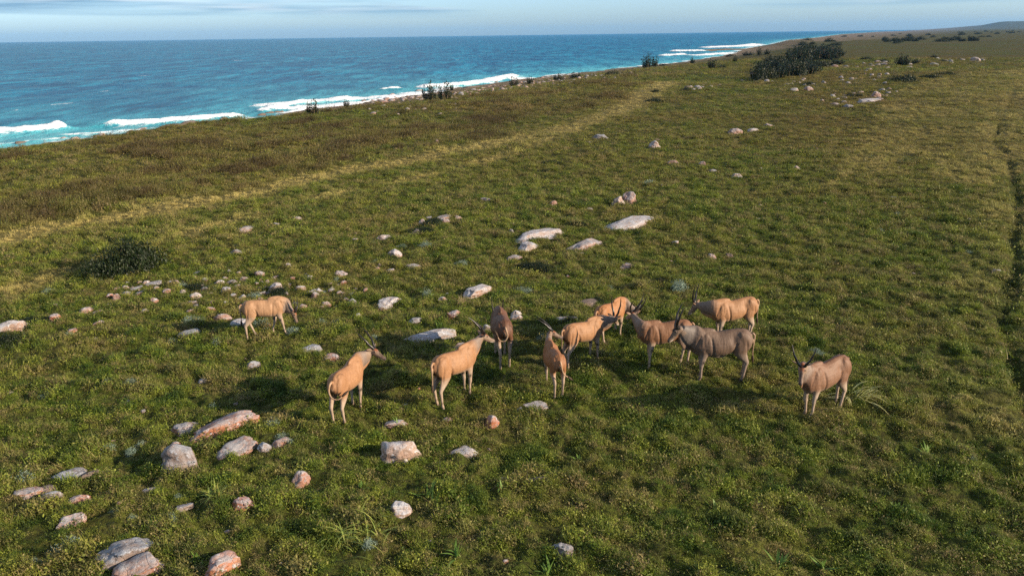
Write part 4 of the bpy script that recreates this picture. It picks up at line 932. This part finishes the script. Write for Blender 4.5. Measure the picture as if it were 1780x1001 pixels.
def eland(px, py, az, s, na, ne, ha, hp, label, bull=0, legs=(0, 0, 0, 0), tail=None, coat=(.30, .15, .07), neckc=(.175, .135, .110), horn=.68, hspread=.20, dewlap=1., fat=.93, hornang=.50, head=.45, mane=True, knee=(0, 0, 0, 0)):
    """px,py: ground point between the feet. az heading (deg, 0 away, 90 right). na/ne neck turn and rise, ha/hp head turn and pitch. legs: fore-aft shift of FL,FR,HL,HR hooves"""
    x0, y0 = px, py; z0 = float(zland(np.array([x0]), np.array([y0]))[0]); a = rad(90 - az); ca, sa = math.cos(a), math.sin(a)
    parts = []
    # torso
    X_ = [-.84, -.78, -.68, -.52, -.34, -.14, .06, .24, .40, .54, .66, .75, .80]
    zt = [1.24, 1.33, 1.385, 1.405, 1.39, 1.36, 1.335, 1.375, 1.42, 1.415, 1.365, 1.26, 1.12]
    zb = [1.06, .94, .86, .81, .765, .715, .68, .66, .665, .69, .74, .82, .92]
    hw = [.045, .120, .190, .225, .235, .255, .268, .255, .235, .205, .17, .12, .06]
    C = [(x, 0, (t + b_) / 2) for x, t, b_ in zip(X_, zt, zb)]; Rb = [(t - b_) / 2 for t, b_ in zip(zt, zb)]
    pth, rr = smooth_path(C, np.column_stack([np.array(hw) * fat, Rb]), 3); parts.append(loft(pth, rr[:, 0], rr[:, 1], 24, egg=.20))
    for s_ in (1, -1):
        parts.append(ell((.43, .130 * s_ * fat, 1.03), (.17, .105, .30), ry=-.15)); parts.append(ell((-.58, .118 * s_ * fat, 1.08), (.22, .118, .28), ry=.25)); parts.append(ell((-.50, .140 * s_ * fat, .90), (.18, .085, .23), ry=.35))
        parts.append(ell((-.58, .085 * s_, 1.305), (.12, .055, .07)))
    parts.append(ell((.60, 0, .90), (.14, .115, .17)))
    parts.append(ell((.38, 0, 1.365), (.26, .07, .075)))
    if bull: parts.append(ell((.03, 0, .68), (.22, .10, .07)))
    # neck
    na, ne, ha, hp = map(rad, (na, ne, ha, hp)); cv = np.array
    base = cv((.50, 0, 1.14)); poll = cv((.55, 0, 1.2)) + .62 * cv((math.cos(ne) * math.cos(na), math.cos(ne) * math.sin(na), math.sin(ne)))
    h = cv((math.cos(hp) * math.cos(ha), math.cos(hp) * math.sin(ha), math.sin(hp))); hu = cv((-math.sin(hp) * math.cos(ha), -math.sin(hp) * math.sin(ha), math.cos(hp))); hs = np.cross(hu, h)
    nend = poll - h * .03 - hu * .05; d0 = cv((math.cos(ne * .5), 0, math.sin(ne * .5)))
    p1 = base + d0 * .22 + cv((0, 0, .03)); ndir = nend - p1; p2 = p1 + ndir * .5 + cv((0, 0, -.02)); fb = 1.22 if bull else 1.
    npth, nr = smooth_path([base - d0 * .12, base, p1, p2, nend], [[.165, .25], [.165 * fb, .275], [.135 * fb, .25 * fb], [.100 * fb, .185 * fb], [.078, .120]], 4)
    upn = cv((0, 0, 1.)) - 1e-3 * d0; parts.append(loft(npth, nr[:, 0], nr[:, 1], 18, up=upn, egg=-.1))
    dewlap = dewlap * 1.35; dl, dr = [], []
    for i in range(4, len(npth) - 2):
        T = npth[min(i + 1, len(npth) - 1)] - npth[i - 1]; T /= np.linalg.norm(T); sd_ = np.cross(upn, T); sd_ /= np.linalg.norm(sd_); bb = np.cross(T, sd_)
        dl.append(npth[i] - bb * nr[i, 1] * .93); f = math.sin(math.pi * min(1, (i - 3) / (len(npth) - 5))); dr.append([.022, .03 + .075 * dewlap * f])
    dr = np.array(dr); parts.append(loft(dl, dr[:, 0], dr[:, 1], 12, up=upn))
    # head
    D = [(-.08, -.03, .045, .05), (-.04, -.02, .072, .085), (.02, 0, .082, .098), (.08, .002, .083, .098), (.14, -.008, .074, .088), (.21, -.022, .058, .070), (.29, -.036, .049, .058), (.36, -.044, .048, .055), (.41, -.05, .046, .047), (.44, -.054, .032, .030)]
    k_ = head / .45
    parts.append(loft([poll + (h * d + hu * z) * k_ for d, z, _, _ in D], [q[2] * k_ for q in D], [q[3] * k_ for q in D], 16, up=hu, egg=.12))
    parts.append(loft([poll + (h * d + hu * z) * k_ for d, z in ((.04, -.05), (.14, -.07), (.26, -.085), (.38, -.085))], [.05, .05, .036, .03], [.045, .04, .028, .022], 12, up=hu))
    for s_ in (1, -1):
        e0 = poll + hs * s_ * .06 + hu * .035 + h * .0; ed = hs * s_ * .86 - h * .32 + hu * .30; ed /= np.linalg.norm(ed)
        parts.append(loft([e0, e0 + ed * .05, e0 + ed * .11, e0 + ed * .17, e0 + ed * .205], [.016, .018, .018, .016, .010], [.024, .044, .050, .032, .010], 10, up=cv(h) * .3 + hu))
        parts.append(ell(poll + h * .105 + hs * s_ * .062 + hu * .045, (.028, .028, .022)))
    # legs
    hoofs = []; LEG = []; tz = lambda lx, ly: float(zland(np.array([x0 + s * (lx * ca - ly * sa)]), np.array([y0 + s * (lx * sa + ly * ca)]))[0]) - z0
    for q, (fx, sy) in enumerate(((1, 1), (1, -1), (0, 1), (0, -1))):
        sh = legs[q]; kn = knee[q]
        if fx:
            J = [(.43, .125, 1.00, .14, .085), (.415, .145, .83, .112, .078), (.425, .140, .66, .078, .056), (.445, .135, .48, .050, .043), (.45, .133, .42, .046, .042), (.445, .130, .34, .032, .029), (.44, .128, .17, .028, .027), (.445, .127, .115, .036, .034), (.462, .127, .065, .032, .030), (.475, .127, .035, .036, .034)]; top = 1.0
        else:
            J = [(-.54, .125, 1.02, .21, .095), (-.52, .150, .86, .175, .085), (-.575, .148, .72, .122, .066), (-.655, .140, .60, .074, .048), (-.705, .136, .51, .050, .040), (-.690, .134, .43, .040, .034), (-.655, .132, .19, .030, .028), (-.640, .131, .125, .038, .035), (-.622, .131, .07, .032, .030), (-.610, .131, .035, .036, .034)]; top = 1.02
        hz = tz((.47 if fx else -.61) + sh, .13 * sy) / s
        P = []
        for (x, y, z, ra, rb) in J:
            w = 1 - z / top; w = max(0, w); bend = kn * math.exp(-((z - .46) / .18) ** 2); P.append((x + sh * w + bend, y * sy * (fat if z > .7 else 1), z + hz * w))
        pth, rr = smooth_path(P, [[j[4], j[3]] for j in J], 3)
        # lateral radius then fore-aft radius
        lk = 1.18 if bull else 1.12; parts.append(loft(pth, rr[:, 0] * lk, rr[:, 1] * lk, 14, up=(1, 0, .02))); LEG.append(cv(P))
        hoofs.append((P[-1], hz))
    # tail
    if tail is None: tail = [(-.81, 0, 1.28), (-.89, 0, 1.20), (-.885, 0, 1.0), (-.87, .01, .8), (-.88, .01, .64)]
    tp, tr = smooth_path(tail, [[.034 * (1 - .13 * i), .034 * (1 - .13 * i)] for i in range(len(tail))], 4)
    parts.append(loft(tp, np.maximum(tr[:, 0], .019), np.maximum(tr[:, 1], .019), 10, up=(.2, 1, .1)))
    V = []; Fc = []; o_ = 0
    for v, f in parts: V.append(v); Fc += [tuple(i + o_ for i in t) for t in f]; o_ += len(v)
    tmp = mk('tmp', np.concatenate(V), Fc, None)
    md = tmp.modifiers.new('r', 'REMESH'); md.mode = 'VOXEL'; md.voxel_size = .0125; md.use_smooth_shade = True
    md = tmp.modifiers.new('s', 'SMOOTH'); md.factor = .5; md.iterations = 4
    dg = bpy.context.evaluated_depsgraph_get(); me = bpy.data.meshes.new_from_object(tmp.evaluated_get(dg)); bpy.data.objects.remove(tmp)
    n = len(me.vertices); co = np.zeros(n * 3, np.float32); me.vertices.foreach_get('co', co); co = co.reshape(-1, 3).astype(float); nn_ = np.zeros(n * 3, np.float32); me.vertices.foreach_get('normal', nn_); nn_ = nn_.reshape(-1, 3)
    y_ = np.abs(co[:, 1]); x_ = co[:, 0]; z_ = co[:, 2]; ga = lambda v, m_, s_: np.exp(-((v - m_) / s_) ** 2); win = lambda v, a_, b_, e_: sst(v, a_ - e_, a_ + e_) * sst(-v, -b_ - e_, -b_ + e_)
    k2 = -.036 * ga(x_, -.31, .085) * ga(z_, 1.16, .13) - .019 * ga(x_, .235 + (z_ - 1) * .12, .032) * win(z_, .74, 1.22, .06) - .026 * ga(x_, -.335 - (z_ - .9) * .25, .035) * win(z_, .74, 1.08, .05)
    k2 += -.013 * ga(x_, .60 - (z_ - 1.1) * .35, .03) * win(z_, .92, 1.28, .05) - .017 * ga(x_, -.665 + (z_ - .9) * .1, .028) * win(z_, .72, 1.12, .06) + .014 * ga(x_, -.49, .05) * ga(z_, 1.31, .05) - .006 * ga(x_, .45, .03) * win(z_, 1.0, 1.3, .05)
    k2 += .0011 * np.sin(x_ * 84) * win(x_, -.2, .2, .06) * win(z_, .84, 1.16, .06)
    k2 = k2 * sst(y_, .07, .13) * (x_ < .66); co = co + nn_ * k2[:, None]; me.vertices.foreach_set('co', co.astype(np.float32).ravel()); me.update()
    # coat colours by part of the animal
    x, y, z = co.T; coat = np.array(coat); neckc = np.array(neckc); pale = np.array((.33, .265, .205)) if not bull else np.array((.24, .19, .155))
    dT = np.abs(x) * 0 + .0
    dN = np.full(n, 9.); tN = np.zeros(n)
    for i in range(len(npth) - 1):
        d, t = seg_d(co, npth[i], npth[i + 1], nr[i, 1] * .7, nr[i + 1, 1] * .7); mk_ = d < dN; dN[mk_] = d[mk_]; tN[mk_] = (i + t[mk_]) / (len(npth) - 1)
    inneck = sst(tN, .33, .62) * sst(-dN, -.11, -.05)
    col = coat[None] * np.ones((n, 1))
    bel = sst(-z, -.86, -.70) * .6; col = col * (1 - bel[:, None]) + pale * bel[:, None]
    col = col * (1 - inneck[:, None]) + neckc * inneck[:, None]
    # darker crest along the neck
    Lz = np.clip(.92 - z, 0, 1); lg = sst(Lz, 0.05, .30) * (np.abs(x) > .2)
    for i in range(4):
        P = LEG[i]; dl_ = np.full(n, 9.)
        for k in range(1, len(P) - 1):
            d, t = seg_d(co, P[k], P[k + 1], .05, .05); dl_ = np.minimum(dl_, d)
        w = lg * sst(-dl_, -.06, -.0); col = col * (1 - w[:, None] * .9) + pale * w[:, None] * .9
        if i < 2:   # black patch above the knee
            w = np.exp(-((z - .545) / .055) ** 2) * sst(-dl_, -.05, 0) * sst(-nn_[:, 0] + .3 * np.abs(nn_[:, 1]), -.1, .5); col = col * (1 - .95 * w[:, None])
        w = np.exp(-((z - .12) / .03) ** 2) * sst(-dl_, -.05, 0) * .5; col = col * (1 - w[:, None])
    # dark inside of the thighs and under the tail
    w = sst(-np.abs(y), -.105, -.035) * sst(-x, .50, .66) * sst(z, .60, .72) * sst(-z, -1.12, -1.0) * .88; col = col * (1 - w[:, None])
    # dorsal stripe
    w = np.exp(-(y / .016) ** 2) * sst(z, 1.25, 1.31) * (x < .46) * (x > -.82) * .65 * (1 - inneck); col = col * (1 - w[:, None])
    # flank fold shade of hair, armpit
    # head
    q = co - poll; hx = q @ h / k_; hy = q @ hs / k_; hz_ = q @ hu / k_
    hd = sst(hx, -.10, -.02) * ((np.abs(hy) < .24) & (np.abs(hz_) < .2) & (hx < .5)); 
    hc = np.tile(np.array((.20, .145, .105)), (n, 1))
    w = sst(hz_, .0, .05) * sst(-hx, -.20, -.10) * sst(-np.abs(hy), -.07, -.04); hc = hc * (1 - w[:, None]) + np.array((.20, .070, .028) if not bull else (.06, .035, .025)) * w[:, None]
    w = sst(hz_, -.03, .0) * sst(hx, .13, .2) * sst(-np.abs(hy), -.05, -.025) * .8; hc = hc * (1 - w[:, None]) + np.array((.07, .045, .035)) * w[:, None]
    w = sst(hx, .385, .415); hc = hc * (1 - w[:, None]) + np.array((.05, .038, .034)) * w[:, None]
    w = sst(-hz_, .06, .09) * sst(hx, .26, .34); hc = hc * (1 - w[:, None]) + np.array((.62, .56, .50)) * w[:, None]
    col = col * (1 - hd[:, None]) + hc * hd[:, None]
    # tail tip side paler
    w = (sst(-x, .84, .87) * sst(z, .5, .6))[:, None] * .5; col = col * (1 - w) + np.array((.50, .36, .24)) * w
    ca_ = me.color_attributes.new('coat', 'FLOAT_COLOR', 'POINT'); c4 = np.ones((n, 4), np.float32); c4[:, :3] = np.clip(col, .006, .9); ca_.data.foreach_set('color', c4.ravel())
    me.name = 'body'; me.materials.clear(); me.materials.append(M['coat']); me.polygons.foreach_set('use_smooth', np.ones(len(me.polygons), bool))
    root = empty('eland', (x0, y0, z0 - .025), a); root.scale = (s, s, s); tag(root, label, 'antelope', 'herd of elands')
    bo = bpy.data.objects.new('body', me); S.collection.objects.link(bo); bo.parent = root
    # horns with a spiral ridge
    for s_ in (1, -1):
        b0 = poll + h * .045 * k_ + hu * .07 * k_ + hs * s_ * .036; d = -h * math.cos(hornang) + hu * math.sin(hornang) + hs * s_ * hspread; d /= np.linalg.norm(d)
        side = np.cross(d, hs); n_ = 44; ring = 12; HV = []; HF = []
        for i in range(n_):
            t = i / (n_ - 1); c = b0 + d * horn * t + side * .045 * math.sin(t * 2.9) * -1 + hs * s_ * .035 * math.sin(t * 3.1)
            r = (.036 if not bull else .044) * (1 - t) ** .75 + .0035; tw = t * 15.
            for j in range(ring):
                th = j / ring * 6.2832; rj = r * (1 + .22 * math.cos(th - tw * s_) * (1 - t) ** .5 * (t < .62)); HV.append(c + (hs * math.cos(th) + side * math.sin(th)) * rj)
        for i in range(n_ - 1):
            for j in range(ring): HF.append((i * ring + j, i * ring + (j + 1) % ring, (i + 1) * ring + (j + 1) % ring, (i + 1) * ring + j))
        HF.append(tuple(range((n_ - 1) * ring, n_ * ring)))
        mk('horn', HV, HF, M['horn'], root)
        v, f = ell(poll + (h * .108 + hs * s_ * .074 + hu * .043) * k_, (.019, .017, .017)); mk('eye', v, f, M['eye'], root)
    for (hx_, hy_, hz2), gz in hoofs:
        Vh = []; Fh = []; r_ = 10
        for zz_, rx_, ry_, ox in ((-.01, .056, .042, .02), (.02, .053, .041, .016), (.05, .044, .037, .004), (.075, .034, .032, -.006)):
            for j in range(r_): th = j / r_ * 6.2832; Vh.append((hx_ + ox + math.cos(th) * rx_ * (1.12 if math.cos(th) > 0 else .85), hy_ + math.sin(th) * ry_, gz + zz_))
        for i in range(3):
            for j in range(r_): Fh.append((i * r_ + j, i * r_ + (j + 1) % r_, (i + 1) * r_ + (j + 1) % r_, (i + 1) * r_ + j))
        Fh.append(tuple(range(3 * r_, 4 * r_))); mk('hoof', Vh, Fh, M['hoof'], root)
    e = tp[-1]; dd = tp[-1] - tp[-3]; dd /= np.linalg.norm(dd)
    v, f = loft([e - dd * .02, e + dd * .03, e + dd * .09, e + dd * .16, e + dd * .20], [.018, .032, .034, .020, .004], [.018, .032, .034, .020, .004], 10, up=(.2, 1, .1)); mk('tail_tuft', v, f, M['hair'], root)
    if mane:   # short dark mane on the crest of the neck
        R3 = np.random.default_rng(int(px * 100) & 255); b_ = LB()
        for k in range(420):
            t = R3.uniform(.22, .98); i = t * (len(npth) - 1); i0 = int(i); f_ = i - i0; i1 = min(i0 + 1, len(npth) - 1)
            c = npth[i0] * (1 - f_) + npth[i1] * f_; T = npth[i1] - npth[max(0, i0 - 1)]; T /= np.linalg.norm(T); sd_ = np.cross(upn, T); sd_ /= np.linalg.norm(sd_); bb = np.cross(T, sd_)
            r = nr[i0, 1] * (1 - f_) + nr[i1, 1] * f_
            b_.strip(c + bb * r * .93 + sd_ * R3.normal() * .012, bb * .6 - T * 1. + sd_ * R3.normal() * .35, None, R3.uniform(.03, .06), .008, .2, 2)
        b_.build('mane', 'hair', root)
    if bull:   # dark brush on the forehead
        b_ = LB(); R3 = np.random.default_rng(3)
        for k in range(160):
            c = poll + (h * R3.uniform(.03, .16) + hs * R3.normal() * .022 + hu * .082) * k_; b_.strip(c, hu * .8 + h * R3.normal() * .5 + hs * R3.normal() * .5, None, R3.uniform(.03, .05), .008, .3, 2)
        b_.build('forehead_brush', 'hair', root)
    return root
TAN = (.275, .148, .073); LT = (.290, .172, .094); BR = (.105, .050, .027); GB = (.125, .083, .058)
eland(-3.86, 17.00, 14, .91, -24, 14, -96, -20, 'tan horned eland seen from behind, leftmost of the standing row, head turned right', legs=(.02, -.06, -.02, .06), coat=TAN,
      tail=[(-.81, 0, 1.28), (-.90, .03, 1.20), (-.90, .06, 1.02), (-.91, -.02, .87), (-.90, -.17, .85), (-.84, -.27, .93)])
eland(-7.33, 22.34, 67, .80, -20, -44, -28, -66, 'pale tan eland walking apart on the left with its nose down in the grass', legs=(-.26, .20, .22, -.12), coat=LT, mane=False, horn=.55)
eland(-1.40, 17.83, 39, .91, 2, 18, -22, -23, 'tan eland in profile facing right behind which a reddish rock shows', legs=(.03, -.05, .02, -.04), coat=TAN)
eland(-.30, 20.06, -8, .95, -4, -42, -4, -68, 'dark brown eland seen from the rear with its tail curled, head hidden', legs=(.04, -.08, -.04, .05), coat=BR, fat=1.12,
      tail=[(-.81, 0, 1.28), (-.90, -.02, 1.20), (-.91, -.05, 1.03), (-.92, .03, .90), (-.91, .16, .92), (-.88, .22, 1.03)])
eland(1.02, 18.41, -10, .80, -15, 24, -100, -18, 'slim young eland seen from the rear, looking right, in front of another eland rump', legs=(.02, -.06, -.05, .06), coat=(.225, .103, .044), horn=.72, hornang=.42, hspread=.14, fat=1.1,
      tail=[(-.81, 0, 1.28), (-.89, -.02, 1.18), (-.90, -.05, 1.0), (-.89, -.12, .84), (-.88, -.24, .74)])
eland(1.91, 20.03, 54, .86, -13, 4, 20, -38, 'orange-tan eland in the centre looking away, dark horns upright above its neck', legs=(-.05, .05, .04, -.10), coat=TAN, hornang=.9)
eland(2.85, 21.70, 41, .86, -40, -30, -42, -84, 'orange eland at the back of the central trio with its head lowered beside its chest', legs=(.05, -.05, .0, .06), coat=(.275, .130, .053))
eland(4.05, 19.82, -98, .90, -58, 24, -78, -22, 'brown eland facing left and looking away, partly behind the grey-brown one', legs=(.04, -.05, -.06, .06), coat=(.165, .083, .044))
eland(5.26, 18.86, -91, .99, 14, 26, -4, -46, 'largest grey-brown eland in profile facing left with long horns', bull=1, legs=(.03, -.04, .02, -.06), coat=GB, neckc=(.125, .108, .095), fat=1.05, horn=.66)
eland(6.30, 21.45, -106, .92, -30, 0, -50, -48, 'tan eland facing left standing behind the grey-brown one', legs=(.04, -.04, .10, -.06), coat=TAN, hornang=.62)
eland(7.19, 16.89, -122, .98, 16, 34, 36, -50, 'reddish-brown eland at the far right looking straight at the camera', legs=(.04, -.06, .10, -.14), coat=(.160, .086, .050), horn=.56, hspread=.42, hornang=.75, tail=[(-.81, 0, 1.28), (-.89, -.03, 1.2), (-.90, -.05, 1.0), (-.87, .02, .85), (-.86, .03, .70)])

# ------------------------------------------------------------------ haze
import bmesh
bm = bmesh.new(); bmesh.ops.create_cube(bm, size=1); me = bpy.data.meshes.new('haze'); bm.to_mesh(me); bm.free()
hz = bpy.data.objects.new('haze', me); S.collection.objects.link(hz); hz.dimensions = (1, 1, 1)
hz.scale = (34000, 34000, 165); hz.location = (0, 0, 155 - 82.5); tag(hz, kind='stuff')
hz['label'] = 'thin sea haze lying over the coast and the far hills'; hz['category'] = 'haze'
m = bpy.data.materials.new('haze'); m.use_nodes = True
for n_ in list(m.node_tree.nodes): m.node_tree.nodes.remove(n_)
o_ = m.node_tree.nodes.new('ShaderNodeOutputMaterial'); v_ = m.node_tree.nodes.new('ShaderNodeVolumePrincipled')
v_.inputs['Color'].default_value = (.20, .50, .92, 1); v_.inputs['Density'].default_value = 4.2e-5; v_.inputs['Anisotropy'].default_value = 0
m.node_tree.links.new(v_.outputs[0], o_.inputs['Volume']); me.materials.append(m)
